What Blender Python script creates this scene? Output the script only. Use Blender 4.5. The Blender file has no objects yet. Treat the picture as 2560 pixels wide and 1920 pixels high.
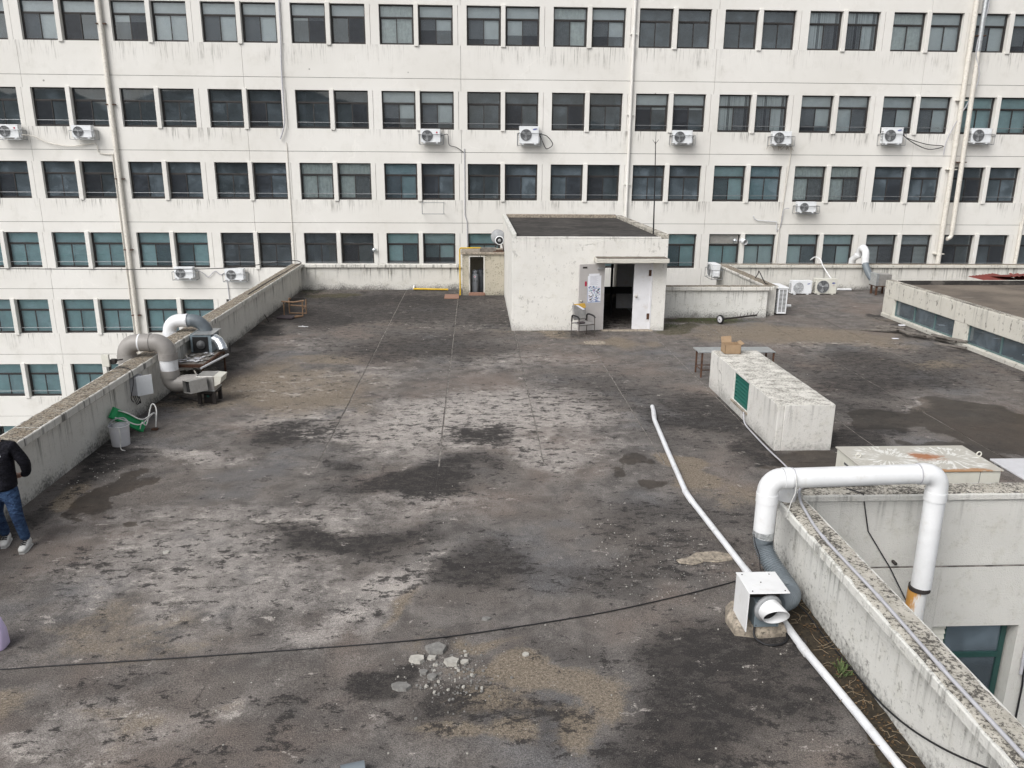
import bpy, math, random
import numpy as np
from mathutils import Vector, Matrix
random.seed(7)
rng = np.random.default_rng(11)
scene = bpy.context.scene
col = scene.collection
PI = math.pi

# ------------------------------------------------------------------ camera
cam_d = bpy.data.cameras.new('camera')
cam = bpy.data.objects.new('camera', cam_d); col.objects.link(cam)
F_PX, PITCH, YAW, ROLL = 2014.46, 0.275142, 0.046686, 0.0073036
_f = Vector((math.sin(YAW)*math.cos(PITCH), math.cos(YAW)*math.cos(PITCH), -math.sin(PITCH)))
_r = Vector((math.cos(YAW), -math.sin(YAW), 0)); _u = _r.cross(_f)
_r2 = math.cos(ROLL)*_r + math.sin(ROLL)*_u; _u2 = -math.sin(ROLL)*_r + math.cos(ROLL)*_u
M = Matrix((_r2, _u2, -_f)).transposed().to_4x4(); M.translation = Vector((0, 0, 5.0))
cam.matrix_world = M
cam_d.sensor_width = 36; cam_d.lens = F_PX/2560*36
cam_d.clip_start = .05; cam_d.clip_end = 3000
scene.camera = cam

# ------------------------------------------------------------------ sky, sun, exposure
SUN_EL, SUN_AZ = math.radians(44), math.radians(222)      # azimuth clockwise from +Y: behind the camera, to its left
world = bpy.data.worlds.new('World'); scene.world = world; world.use_nodes = True
wt = world.node_tree; wt.nodes.clear()
sky = wt.nodes.new('ShaderNodeTexSky'); sky.sky_type = 'NISHITA'; sky.sun_disc = False
sky.sun_elevation = SUN_EL; sky.sun_rotation = SUN_AZ; sky.air_density = 1.0; sky.dust_density = 4.0; sky.ozone_density = 1.0
bw = wt.nodes.new('ShaderNodeRGBToBW'); mx = wt.nodes.new('ShaderNodeMix'); mx.data_type = 'RGBA'
mx.inputs[0].default_value = .80                            # grey cloud cover over the blue
bg = wt.nodes.new('ShaderNodeBackground'); bg.inputs[1].default_value = 0.15
wo = wt.nodes.new('ShaderNodeOutputWorld')
wt.links.new(sky.outputs[0], bw.inputs[0]); wt.links.new(sky.outputs[0], mx.inputs[6]); wt.links.new(bw.outputs[0], mx.inputs[7])
wt.links.new(mx.outputs[2], bg.inputs[0]); wt.links.new(bg.outputs[0], wo.inputs[0])
sd = bpy.data.lights.new('sun', 'SUN'); sd.energy = 1.5; sd.angle = math.radians(38); sd.color = (1, .98, .955)
sun = bpy.data.objects.new('sun', sd); col.objects.link(sun)
sdir = Vector((math.sin(SUN_AZ)*math.cos(SUN_EL), math.cos(SUN_AZ)*math.cos(SUN_EL), math.sin(SUN_EL)))
sun.rotation_euler = sdir.to_track_quat('Z', 'Y').to_euler(); sun.location = (0, 0, 60)
scene.view_settings.view_transform = 'Standard'; scene.view_settings.look = 'None'
scene.view_settings.gamma = 1; scene.view_settings.use_curve_mapping = False
scene.view_settings.exposure = 0.27
scene.render.engine = 'CYCLES'
scene.cycles.max_bounces = 5; scene.cycles.transparent_max_bounces = 8
scene.cycles.use_denoising = True

# ------------------------------------------------------------------ material helpers
class NT:
    def __init__(s, m):
        s.m = m; s.t = m.node_tree; s.t.nodes.clear(); s.out = s.t.nodes.new('ShaderNodeOutputMaterial'); s._p = None
    def new(s, typ, **kw):
        n = s.t.nodes.new(typ)
        for k, v in kw.items(): setattr(n, k, v)
        return n
    def put(s, sock, v):
        if v is None: return
        if hasattr(v, 'links') or isinstance(v, bpy.types.NodeSocket): s.t.links.new(v, sock)
        elif isinstance(v, (tuple, list)) and len(v) == 3 and sock.type == 'RGBA': sock.default_value = (*v, 1)
        else: sock.default_value = v
    def pos(s):
        if s._p is None: s._p = s.new('ShaderNodeNewGeometry').outputs['Position']
        return s._p
    def obj(s): return s.new('ShaderNodeTexCoord').outputs['Object']
    def scale(s, v, k):
        n = s.new('ShaderNodeVectorMath', operation='MULTIPLY'); s.put(n.inputs[0], v); n.inputs[1].default_value = k; return n.outputs[0]
    def add(s, v, k):
        n = s.new('ShaderNodeVectorMath', operation='ADD'); s.put(n.inputs[0], v); s.put(n.inputs[1], k); return n.outputs[0]
    def noise(s, sc, det=4, rough=.6, vec=None, dist=0.):
        n = s.new('ShaderNodeTexNoise'); s.put(n.inputs['Vector'], vec if vec is not None else s.pos())
        n.inputs['Scale'].default_value = sc; n.inputs['Detail'].default_value = det; n.inputs['Roughness'].default_value = rough
        n.inputs['Distortion'].default_value = dist; return n.outputs[0]
    def voro(s, sc, feat='F1', vec=None, out=0):
        n = s.new('ShaderNodeTexVoronoi', feature=feat); s.put(n.inputs['Vector'], vec if vec is not None else s.pos()); n.inputs['Scale'].default_value = sc
        return n.outputs[out]
    def ss(s, f, a, b, c=0., d=1.):
        n = s.new('ShaderNodeMapRange', interpolation_type='SMOOTHSTEP'); s.put(n.inputs[0], f)
        for i, v in enumerate((a, b, c, d)): n.inputs[i+1].default_value = v
        return n.outputs[0]
    def math(s, op, a, b=None, c=None):
        n = s.new('ShaderNodeMath', operation=op); s.put(n.inputs[0], a); s.put(n.inputs[1], b); s.put(n.inputs[2], c); return n.outputs[0]
    def mix(s, f, a, b, mode='MIX'):
        n = s.new('ShaderNodeMix', data_type='RGBA', blend_type=mode); s.put(n.inputs[0], f); s.put(n.inputs[6], a); s.put(n.inputs[7], b); return n.outputs[2]
    def attr(s, name): return s.new('ShaderNodeAttribute', attribute_name=name).outputs['Fac']
    def sep(s, v):
        n = s.new('ShaderNodeSeparateXYZ'); s.put(n.inputs[0], v); return n.outputs
    def bump(s, h, strength=.3, dist=.01):
        n = s.new('ShaderNodeBump'); s.put(n.inputs['Height'], h); n.inputs['Strength'].default_value = strength; n.inputs['Distance'].default_value = dist; return n.outputs[0]
    def bsdf(s, c, rough=.8, bump=None, metal=0., spec=.4, **kw):
        b = s.new('ShaderNodeBsdfPrincipled'); s.put(b.inputs['Base Color'], c); s.put(b.inputs['Roughness'], rough); s.put(b.inputs['Metallic'], metal)
        s.put(b.inputs['Specular IOR Level'], spec); s.put(b.inputs['Normal'], bump)
        for k, v in kw.items(): s.put(b.inputs[k.replace('_', ' ')], v)
        s.t.links.new(b.outputs[0], s.out.inputs[0]); return b
MAT = {}
def mat(name):
    def deco(fn):
        m = bpy.data.materials.new(name); m.use_nodes = True; fn(NT(m)); MAT[name] = m; return fn
    return deco
def simple(name, c, rough=.6, metal=0., var=.12, sc=9., bump=0., dirt=None, spec=.4):
    m = bpy.data.materials.new(name); m.use_nodes = True; n = NT(m)
    f = n.noise(sc, 5, .65)
    c0 = tuple(x*(1-var) for x in c); c1 = tuple(min(1, x*(1+var)) for x in c)
    cc = n.mix(n.ss(f, .3, .7), c0, c1)
    if dirt: cc = n.mix(n.ss(n.noise(sc*1.7, 6, .7), .52, .68, 0, dirt[1]), cc, dirt[0])
    n.bsdf(cc, n.ss(f, .2, .8, max(.02, rough-.08), min(1, rough+.1)), n.bump(n.noise(sc*8, 4, .6), bump, .004) if bump else None, metal, spec)
    MAT[name] = m

def floor_mat(n):
    p = n.pos()
    n1 = n.noise(.55, 5, .6); n2 = n.noise(2.3, 8, .72, dist=.3); n3 = n.noise(9, 8, .78); n4 = n.noise(85, 3, .7); n5 = n.noise(32, 5, .75)
    ps = n.scale(p, (.8, 1.2, 1)); nf = n.noise(5.2, 12, .80, n.add(ps, (7.3, 2.1, 0)), .25); ng = n.noise(3.0, 12, .80, n.add(ps, (1.7, 9.4, 3)), .25)
    L, D, T, W, Mo = (n.attr(k) for k in ('pale', 'lichen', 'silt', 'wet', 'moss'))
    c = n.mix(n.ss(n2, .36, .64), (.098, .090, .085), (.190, .175, .164))
    c = n.mix(n.ss(n1, .38, .66, 0, .6), c, (.165, .143, .127))
    hb = n.noise(.42, 4, .6, n.add(p, (31, 12, 5))); c = n.mix(n.ss(hb, .50, .66, 0, .55), c, (.205, .165, .142)); c = n.mix(n.ss(hb, .46, .33, 0, .5), c, (.150, .152, .160))
    w2 = n.math('MULTIPLY_ADD', n2, 1.5, -.75); w3 = n.math('MULTIPLY_ADD', n3, 1.0, -.5)
    ww = n.math('ADD', w2, w3)
    c = n.mix(n.ss(n.math('ADD', L, ww), .10, .95, 0, .88), c, (.38, .350, .326))          # bleached concrete
    c = n.mix(n.ss(n.math('ADD', D, ww), .15, .95, 0, .86), c, (.045, .041, .039))       # blackened film
    tf = n.math('ADD', T, n.math('ADD', n.math('MULTIPLY_ADD', n2, 1.1, -.55), n.math('MULTIPLY_ADD', n3, 1.3, -.65)))
    tc = n.mix(n.ss(n5, .38, .62), (.150, .122, .093), (.285, .238, .182))
    c = n.mix(n.ss(tf, .10, .80, 0, .85), c, tc)
    pf = n.math('MULTIPLY_ADD', L, .095, ng)                                                # crisp pale flakes
    c = n.mix(n.ss(pf, .595, .645, 0, .80), c, (.43, .395, .362))
    ff = n.math('ADD', nf, n.math('MULTIPLY_ADD', D, .105, n.math('MULTIPLY', L, .068)))   # crisp black lichen flecks
    c = n.mix(n.ss(ff, .572, .622, 0, .90), c, (.038, .035, .034))
    mf = n.math('ADD', Mo, n.math('MULTIPLY_ADD', n3, 2., -1.))
    c = n.mix(n.ss(mf, .45, 1.1, 0, .8), c, n.mix(n5, (.020, .020, .010), (.095, .088, .034)))
    wf = n.math('ADD', W, n.math('ADD', n.math('MULTIPLY_ADD', n2, 1.3, -.65), n.math('MULTIPLY_ADD', n3, 1.4, -.7)))
    wm = n.ss(wf, .46, .62)
    c = n.mix(1.0, c, n.mix(n.ss(n4, .3, .7), (.55, .55, .55), (1.45, 1.45, 1.45)), 'MULTIPLY')
    c = n.mix(n.ss(n4, .64, .72, 0, .5), c, (.42, .40, .37))
    c = n.mix(n.ss(n5, .36, .28, 0, .7), c, (.03, .028, .026))
    wob = n.new('ShaderNodeTexNoise'); n.put(wob.inputs['Vector'], p); wob.inputs['Scale'].default_value = 2.6; wob.inputs['Detail'].default_value = 7; wob.inputs['Roughness'].default_value = .7
    ed = n.voro(.30, 'DISTANCE_TO_EDGE', n.add(p, n.scale(wob.outputs[1], (.9, .9, 0))))
    crack = n.math('MULTIPLY', n.ss(ed, .006, .001), n.ss(n1, .54, .62))
    c = n.mix(n.math('MULTIPLY', crack, .6), c, (.03, .027, .025))
    c = n.mix(wm, c, n.mix(1., c, (.36, .33, .30), 'MULTIPLY'))
    rough = n.mix(wm, (.95,)*3, (.5,)*3)
    h = n.math('ADD', n.math('MULTIPLY', n3, .5), n.math('ADD', n.math('MULTIPLY', n5, .6), n.math('MULTIPLY', n4, .4)))
    bp = n.new('ShaderNodeBump'); n.put(bp.inputs['Height'], h); bp.inputs['Distance'].default_value = .022
    n.put(bp.inputs['Strength'], n.ss(wm, 0, 1, .75, .1))
    n.bsdf(c, rough, bp.outputs[0], spec=.22)
mat('roof_concrete')(floor_mat)

def wall_mat(n, base, streak, grime, bump_sc, bump_st, speck=0., zt=.92, peel=0., crack=0):
    """weathered white paint: rain streaks running down from the coping, algae splashes low down"""
    p = n.pos(); x, y, z = n.sep(p)
    n1 = n.noise(.9, 5, .6); n2 = n.noise(4.5, 6, .65); n3 = n.noise(22, 5, .7)
    c = n.mix(n.ss(n1, .3, .7), tuple(v*.90 for v in base), base)
    c = n.mix(n.ss(n2, .5, .72, 0, .3), c, (base[0]*.72, base[1]*.70, base[2]*.62))
    sv = n.scale(p, (7., 7., .35)); sn = n.noise(1., 5, .65, sv); sn2 = n.noise(2.6, 4, .6, sv)
    reach = n.ss(n.math('ADD', z, n.math('MULTIPLY_ADD', n2, .5, -.25)), zt-.75, zt, .0, 1.)
    sm = n.math('MULTIPLY', n.ss(n.math('ADD', n.math('MULTIPLY', sn, .6), n.math('MULTIPLY', sn2, .4)), .50, .64), reach)
    c = n.mix(n.math('MULTIPLY', sm, streak), c, (.075, .073, .066))
    gz = n.math('ADD', n.math('SUBTRACT', .50, z), n.math('ADD', n.math('MULTIPLY_ADD', n1, .9, -.55), n.math('MULTIPLY_ADD', n3, .7, -.35)))
    gm = n.ss(gz, .12, .5)
    c = n.mix(n.math('MULTIPLY', gm, grime), c, (.085, .083, .078))
    if speck:
        c = n.mix(n.ss(n.math('ADD', n.math('MULTIPLY', n3, .7), n.math('MULTIPLY', n2, .3)), .54, .62, 0, speck), c, (.10, .098, .088))
    if peel:
        pv = n.scale(p, (6, 6, 3.2)); pf = n.noise(1.3, 5, .7, pv)
        c = n.mix(n.math('MULTIPLY', n.ss(pf, .60, .63), peel), c, (.13, .12, .105))
    if crack:
        wob = n.new('ShaderNodeTexNoise'); n.put(wob.inputs['Vector'], p); wob.inputs['Scale'].default_value = 2.; wob.inputs['Detail'].default_value = 5
        ed = n.voro(.45, 'DISTANCE_TO_EDGE', n.add(p, n.scale(wob.outputs[1], (.6, .6, .6))))
        c = n.mix(n.math('MULTIPLY', n.ss(ed, .008, .002, 0, .6), n.ss(n1, .50, .58)), c, (.16, .15, .13))
    b = n.bump(n.math('ADD', n.math('MULTIPLY', n.noise(bump_sc, 3, .5), 1.), n.math('MULTIPLY', n3, .35)), bump_st, .03)
    n.bsdf(c, .88, b, spec=.25)
mat('parapet_paint')(lambda n: wall_mat(n, (.68, .665, .62), .85, .9, 40, .3, speck=.16))
mat('parapet_algae')(lambda n: wall_mat(n, (.71, .705, .67), .60, .8, 55, .4, speck=.45))
mat('stair_stucco')(lambda n: wall_mat(n, (.76, .745, .705), .35, .45, 48, .4, zt=2.9, crack=1, speck=.08, peel=.30))
mat('rough_stucco')(lambda n: wall_mat(n, (.72, .705, .67), .45, .5, 60, .6, speck=.24, crack=1))
mat('well_stucco')(lambda n: wall_mat(n, (.63, .62, .585), .40, .0, 60, .55, speck=.14, zt=1.1))
mat('peeling_paint')(lambda n: wall_mat(n, (.64, .62, .56), .40, .3, 34, .4, peel=.75, zt=1.15))
mat('shed_roughcast')(lambda n: wall_mat(n, (.52, .48, .39), .75, .7, 60, .8, speck=.75, zt=1.9))
mat('canopy_paint')(lambda n: wall_mat(n, (.62, .60, .54), .05, .0, 40, .6, speck=.35))

@mat('facade_paint')
def _(n):
    p = n.pos()
    n1 = n.noise(.25, 4, .6); n2 = n.noise(1.7, 6, .65); n3 = n.noise(20, 4, .6)
    c = n.mix(n.ss(n1, .3, .7), (.685, .668, .630), (.745, .730, .697))
    c = n.mix(n.ss(n2, .48, .75, 0, .35), c, (.56, .54, .49))
    drip = n.attr('drip'); sv = n.scale(p, (4.2, 1., .22)); s1 = n.noise(1., 4, .6, sv); s2 = n.noise(5., 3, .6, sv)
    patch = n.ss(n.noise(.5, 3, .6, n.scale(p, (1, 0, .6))), .40, .60)
    sf = n.math('ADD', n.math('MULTIPLY', s1, .45), n.math('MULTIPLY', s2, .55))
    reach = n.math('MULTIPLY', n.ss(n.math('ADD', drip, n.math('MULTIPLY_ADD', n2, 1.2, -.6)), .15, 1.05), patch)
    c = n.mix(n.math('MULTIPLY', n.ss(sf, .49, .64, 0, .85), reach), c, (.15, .14, .125))
    c = n.mix(n.ss(n.noise(2.2, 6, .75, n.scale(p, (1, 1, 1.6)), .5), .66, .70, 0, .18), c, (.45, .43, .40))
    # patched cracks
    wob = n.new('ShaderNodeTexNoise'); n.put(wob.inputs['Vector'], p); wob.inputs['Scale'].default_value = 1.5
    ed = n.voro(.5, 'DISTANCE_TO_EDGE', n.add(p, n.scale(wob.outputs[1], (1.2, 0, 1.2))))
    c = n.mix(n.math('MULTIPLY', n.ss(ed, .012, .003, 0, .4), n.ss(n1, .5, .6)), c, (.82, .80, .76))
    sp = n.voro(.62, 'F1', n.scale(p, (1, 0, 1))); c = n.mix(n.ss(sp, .035, .022, 0, .8), c, (.20, .19, .175))
    n.bsdf(c, .85, n.bump(n3, .2, .01), spec=.25)
@mat('coping_lichen')
def _(n):
    p = n.pos(); n2 = n.noise(5, 6, .7); n3 = n.noise(26, 6, .75); n4 = n.noise(70, 3, .7)
    c = n.mix(n.ss(n2, .35, .65), (.34, .305, .25), (.22, .175, .125))
    c = n.mix(n.ss(n3, .47, .58), c, (.055, .048, .042))
    c = n.mix(n.ss(n4, .56, .66, 0, .85), c, (.58, .55, .49))
    n.bsdf(c, .95, n.bump(n3, .7, .012), spec=.2)
@mat('coping_speckled')
def _(n):
    n1 = n.noise(2.2, 5, .6); n2 = n.noise(7, 6, .7); n3 = n.noise(30, 6, .75); n4 = n.noise(80, 3, .7)
    c = n.mix(n.ss(n2, .3, .7), (.56, .53, .47), (.40, .375, .32))
    f = n.math('ADD', n3, n.math('MULTIPLY_ADD', n1, .5, -.25))
    c = n.mix(n.ss(f, .47, .57, 0, .92), c, (.062, .056, .05))
    c = n.mix(n.ss(n4, .6, .68, 0, .7), c, (.62, .59, .53))
    n.bsdf(c, .95, n.bump(n3, .7, .012), spec=.2)
@mat('vent_top_paint')
def _(n):
    p = n.pos(); n2 = n.noise(5, 6, .7, n.scale(p, (.8, 1.2, 1))); n3 = n.noise(26, 7, .8); n4 = n.noise(70, 3, .7)
    c = n.mix(n.ss(n2, .3, .7), (.70, .68, .63), (.55, .53, .48))
    c = n.mix(n.ss(n.math('ADD', n3, n.math('MULTIPLY_ADD', n2, .5, -.25)), .47, .60, 0, .75), c, (.13, .122, .108))
    n.bsdf(c, .95, n.bump(n3, .7, .012), spec=.2)
@mat('roof_felt')
def _(n):
    p = n.pos(); n1 = n.noise(.8, 5, .6); n2 = n.noise(3.5, 6, .7, n.scale(p, (.5, 1.4, 1))); n3 = n.noise(16, 6, .7)
    c = n.mix(n.ss(n1, .3, .7), (.032, .030, .029), (.062, .058, .055))
    c = n.mix(n.ss(n2, .50, .66, 0, .7), c, (.15, .138, .125))
    c = n.mix(n.ss(n3, .55, .7, 0, .5), c, (.028, .026, .025))
    n.bsdf(c, .95, n.bump(n3, .5, .01), spec=.2)
@mat('brown_roof')
def _(n):
    p = n.pos(); n1 = n.noise(.7, 5, .6); n2 = n.noise(3.0, 6, .7, n.scale(p, (.4, 1.5, 1))); n3 = n.noise(15, 6, .7)
    c = n.mix(n.ss(n1, .3, .7), (.115, .098, .084), (.21, .178, .145))
    c = n.mix(n.ss(n2, .58, .7, 0, .6), c, (.30, .275, .24))
    c = n.mix(n.ss(n3, .55, .7, 0, .45), c, (.05, .045, .04))
    n.bsdf(c, .95, n.bump(n3, .5, .01), spec=.2)

def glass(name, T, refl=1.0, sky_tint=0.):
    m = bpy.data.materials.new(name); m.use_nodes = True; n = NT(m)
    tr = n.new('ShaderNodeBsdfTransparent'); tr.inputs[0].default_value = (*T, 1)
    gl = n.new('ShaderNodeBsdfGlossy'); gl.inputs['Roughness'].default_value = .02; gl.inputs[0].default_value = (.9, .95, .97, 1)
    n.put(gl.inputs['Normal'], n.bump(n.noise(1.2, 2, .5), .04, .02))
    lw = n.new('ShaderNodeFresnel'); lw.inputs[0].default_value = 1.5
    fr = n.math('MULTIPLY', lw.outputs[0], 2.5*refl)
    ms = n.new('ShaderNodeMixShader'); n.put(ms.inputs[0], fr); n.put(ms.inputs[1], tr.outputs[0]); n.put(ms.inputs[2], gl.outputs[0])
    df = n.new('ShaderNodeBsdfDiffuse'); n.put(df.inputs[0], (.38, .47, .55))  # patchy blue-grey diffuse, painted in for sky reflected on the panes
    m2 = n.new('ShaderNodeMixShader')
    n.put(m2.inputs[0], n.ss(n.noise(1.6, 5, .7), .42, .75, .01+sky_tint*.4, .05+sky_tint)); n.put(m2.inputs[1], ms.outputs[0]); n.put(m2.inputs[2], df.outputs[0])
    n.t.links.new(m2.outputs[0], n.out.inputs[0]); MAT[name] = m
glass('window_glass', (.90, .94, .95), sky_tint=.11); glass('teal_glass', (.80, .92, .93), sky_tint=.16); glass('dusty_sky_glass', (.60, .70, .73), sky_tint=.26)
@mat('insect_screen')
def _(n):
    tr = n.new('ShaderNodeBsdfTransparent'); tr.inputs[0].default_value = (.85, .85, .87, 1)
    df = n.new('ShaderNodeBsdfDiffuse'); df.inputs[0].default_value = (.045, .045, .05, 1)
    ms = n.new('ShaderNodeMixShader'); ms.inputs[0].default_value = .36
    n.put(ms.inputs[1], tr.outputs[0]); n.put(ms.inputs[2], df.outputs[0]); n.t.links.new(ms.outputs[0], n.out.inputs[0])
simple('window_frame', (.036, .033, .032), .45, var=.15); simple('green_frame', (.018, .058, .052), .4); simple('louver_green', (.016, .12, .095), .45); simple('grey_green_frame', (.10, .16, .16), .45)
simple('blind_white', (.86, .89, .88), .8, var=.05, sc=2); simple('blind_teal', (.54, .72, .72), .8, var=.10, sc=2); simple('curtain', (.78, .82, .78), .9, var=.12, sc=6)
simple('interior', (.24, .25, .25), .9, var=.3, sc=.7); simple('dark_inside', (.012, .012, .013), .9)  # dark_inside: near-black for black parts, and painted shade in mouths and holes
simple('rail_metal', (.33, .34, .35), .4, .7); simple('facade_pipe', (.66, .63, .57), .55, var=.08, dirt=((.35, .27, .18), .4))
simple('white_pvc', (.72, .73, .74), .42, var=.05, sc=3, spec=.5, dirt=((.56, .54, .50), .35)); simple('white_pvc_dirty', (.68, .69, .71), .38, var=.06, sc=4, dirt=((.36, .34, .31), .35))
simple('grey_pvc', (.27, .255, .24), .4, var=.08, sc=4, dirt=((.18, .165, .15), .4)); simple('conduit_grey', (.44, .44, .47), .45, var=.08)
simple('flex_hose', (.15, .175, .195), .42, var=.12, sc=6); simple('galvanised', (.52, .54, .55), .38, .75, var=.15, sc=14); simple('bright_metal', (.75, .79, .82), .2, .9, var=.1)
simple('white_sheet', (.77, .775, .78), .35, var=.03, sc=4, dirt=((.55, .52, .46), .25)); simple('blue_grey_steel', (.19, .235, .265), .45, .2)
simple('stainless', (.44, .43, .41), .35, .6, var=.1, dirt=((.25, .22, .19), .4)); simple('black_rubber', (.015, .015, .016), .6); simple('black_cable', (.014, .014, .016), .5)
simple('rust', (.085, .044, .028), .9, var=.4, sc=14, bump=.4); simple('dark_steel', (.035, .030, .028), .7, var=.3); simple('ac_white', (.76, .78, .80), .45, var=.04, sc=3, dirt=((.52, .50, .45), .3))
simple('ac_beige', (.63, .62, .555), .5, var=.05, sc=3, dirt=((.45, .43, .36), .3)); simple('ac_grille', (.075, .078, .082), .6, var=.2); simple('fan_grey', (.30, .31, .32), .5)
simple('logo_blue', (.02, .045, .26), .4); simple('logo_red', (.42, .02, .06), .4); simple('print_dark', (.05, .05, .055), .5); simple('print_faded', (.21, .20, .185), .9)
simple('cardboard', (.32, .225, .14), .9, var=.12, sc=6); simple('wood', (.20, .125, .075), .6, var=.25, sc=12); simple('old_wood', (.16, .145, .13), .95, var=.35, sc=10, bump=.5)
simple('cushion_dark', (.062, .05, .055), .9); simple('red_tin', (.18, .036, .028), .6, var=.25, sc=7); simple('green_plastic', (.018, .33, .115), .4, var=.1); simple('rope', (.62, .62, .60), .9)
simple('bucket_grey', (.58, .58, .60), .45, var=.06); simple('yellow_paint', (.62, .40, .02), .5, var=.15, sc=9, dirt=((.22, .13, .03), .5)); simple('terracotta', (.26, .15, .11), .9)
simple('door_grey', (.46, .44, .43), .45, var=.04, sc=3, dirt=((.33, .31, .29), .3)); simple('door_white', (.70, .70, .72), .45, var=.04, sc=3, dirt=((.5, .44, .38), .35))
simple('steel_knob', (.55, .53, .48), .25, .9); simple('cylinder_grey', (.20, .215, .235), .5); simple('lavender', (.72, .62, .88), .6, var=.05); simple('paper', (.78, .79, .84), .8, var=.03)
simple('chair_vinyl', (.24, .235, .23), .6, dirt=((.40, .36, .30), .7)); simple('foam_yellow', (.52, .32, .06), .9); simple('chair_tube', (.11, .10, .09), .4, .4, dirt=((.16, .08, .04), .5))
simple('plinth_concrete', (.30, .26, .21), .95, var=.4, sc=14, bump=.9, dirt=((.07, .062, .05), .9)); simple('chunk_pale', (.40, .385, .35), .95, var=.15, sc=20, bump=.5); simple('chunk_grey', (.20, .195, .185), .95, var=.25, sc=20, bump=.5)
simple('skin', (.50, .29, .21), .55);  simple('shoe_white', (.62, .62, .60), .6); simple('hair', (.01, .009, .008), .5)
simple('leaf_brown', (.12, .075, .038), .9, var=.5, sc=30); simple('weed_green', (.07, .10, .035), .8, var=.4, sc=30); simple('soil', (.038, .030, .020), .95, var=.5, sc=25, bump=.8); simple('twig', (.24, .19, .13), .9)
simple('joint_fill', (.185, .170, .155), .95, var=.6, sc=5, bump=.4); simple('tape_silver', (.50, .52, .53), .4, .5, var=.3, sc=40)
simple('hill_hazy', (.10, .12, .12), .95, var=.4, sc=.05); simple('asphalt', (.16, .165, .17), .95, var=.2, sc=.3)  # hill tone is paled: distance haze put into the colour
def cloth(name, c0, c1, rough):
    m = bpy.data.materials.new(name); m.use_nodes = True; n = NT(m); p = n.pos()
    f = n.noise(1., 4, .6, n.scale(p, (9, 9, 16)), .6); g = n.noise(3., 3, .5, n.scale(p, (5, 5, 9)), 1.2)
    n.bsdf(n.mix(n.ss(n.math('ADD', n.math('MULTIPLY', f, .6), n.math('MULTIPLY', g, .4)), .38, .64), c0, c1), rough, n.bump(n.math('ADD', f, n.math('MULTIPLY', g, .7)), .9, .035), spec=.2); MAT[name] = m
cloth('jacket', (.005, .005, .008), (.013, .013, .020), .8); cloth('denim', (.018, .034, .078), (.048, .092, .18), .9)
@mat('rusty_pipe')
def _(n):
    p = n.pos(); f = n.noise(6, 5, .7, n.scale(p, (3, 3, .45))); x, y, z = n.sep(p)
    k = n.math('ADD', f, n.math('MULTIPLY', n.math('SUBTRACT', 5.34, x), 2.6))
    c = n.mix(n.ss(k, .52, .72), (.74, .74, .73), n.mix(f, (.50, .20, .03), (.62, .36, .10)))
    n.bsdf(c, .5)
@mat('ac_top_rust')
def _(n):
    p = n.pos(); x, y, z = n.sep(p)
    c = (.60, .59, .53)
    for cx in (5.85, 6.72):      # scratched sunbursts over the two fans
        dx = n.math('SUBTRACT', x, cx); dy = n.math('SUBTRACT', y, 10.48)
        ang = n.math('ARCTAN2', dy, dx); r = n.math('SQRT', n.math('ADD', n.math('MULTIPLY', dx, dx), n.math('MULTIPLY', dy, dy)))
        co = n.new('ShaderNodeCombineXYZ'); n.put(co.inputs[0], n.math('MULTIPLY', ang, 3.2)); n.put(co.inputs[1], n.math('MULTIPLY', r, 2.2)); co.inputs[2].default_value = cx
        f = n.noise(2.6, 3, .6, co.outputs[0])
        m_ = n.math('MULTIPLY', n.ss(f, .50, .56), n.math('MULTIPLY', n.ss(r, .10, .17), n.ss(r, .56, .40)))
        c = n.mix(n.math('MULTIPLY', m_, .75), c, (.80, .80, .77)) if not isinstance(c, tuple) else n.mix(n.math('MULTIPLY', m_, .75), (.47, .45, .40), (.80, .80, .77))
    dx = n.math('MULTIPLY', n.math('SUBTRACT', x, 6.42), 2.6); dy = n.math('MULTIPLY', n.math('SUBTRACT', y, 10.52), 3.6)
    d = n.math('SQRT', n.math('ADD', n.math('MULTIPLY', dx, dx), n.math('MULTIPLY', dy, dy)))
    rf = n.math('ADD', d, n.math('MULTIPLY_ADD', n.noise(6, 5, .7), 1.5, -.75))
    c = n.mix(n.ss(rf, .75, .25, 0, .9), c, (.33, .105, .018))
    ef = n.math('ADD', n.math('MULTIPLY', n.ss(y, 10.12, 10.03), .4), n.noise(4, 4, .7))
    c = n.mix(n.ss(ef, .78, .9, 0, .8), c, (.36, .16, .04))
    n.bsdf(c, .5)
simple('print_blue', (.20, .27, .46), .5); simple('print_pink', (.50, .32, .46), .5); simple('print_teal', (.30, .48, .54), .5); simple('print_grey', (.32, .32, .38), .6)

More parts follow.
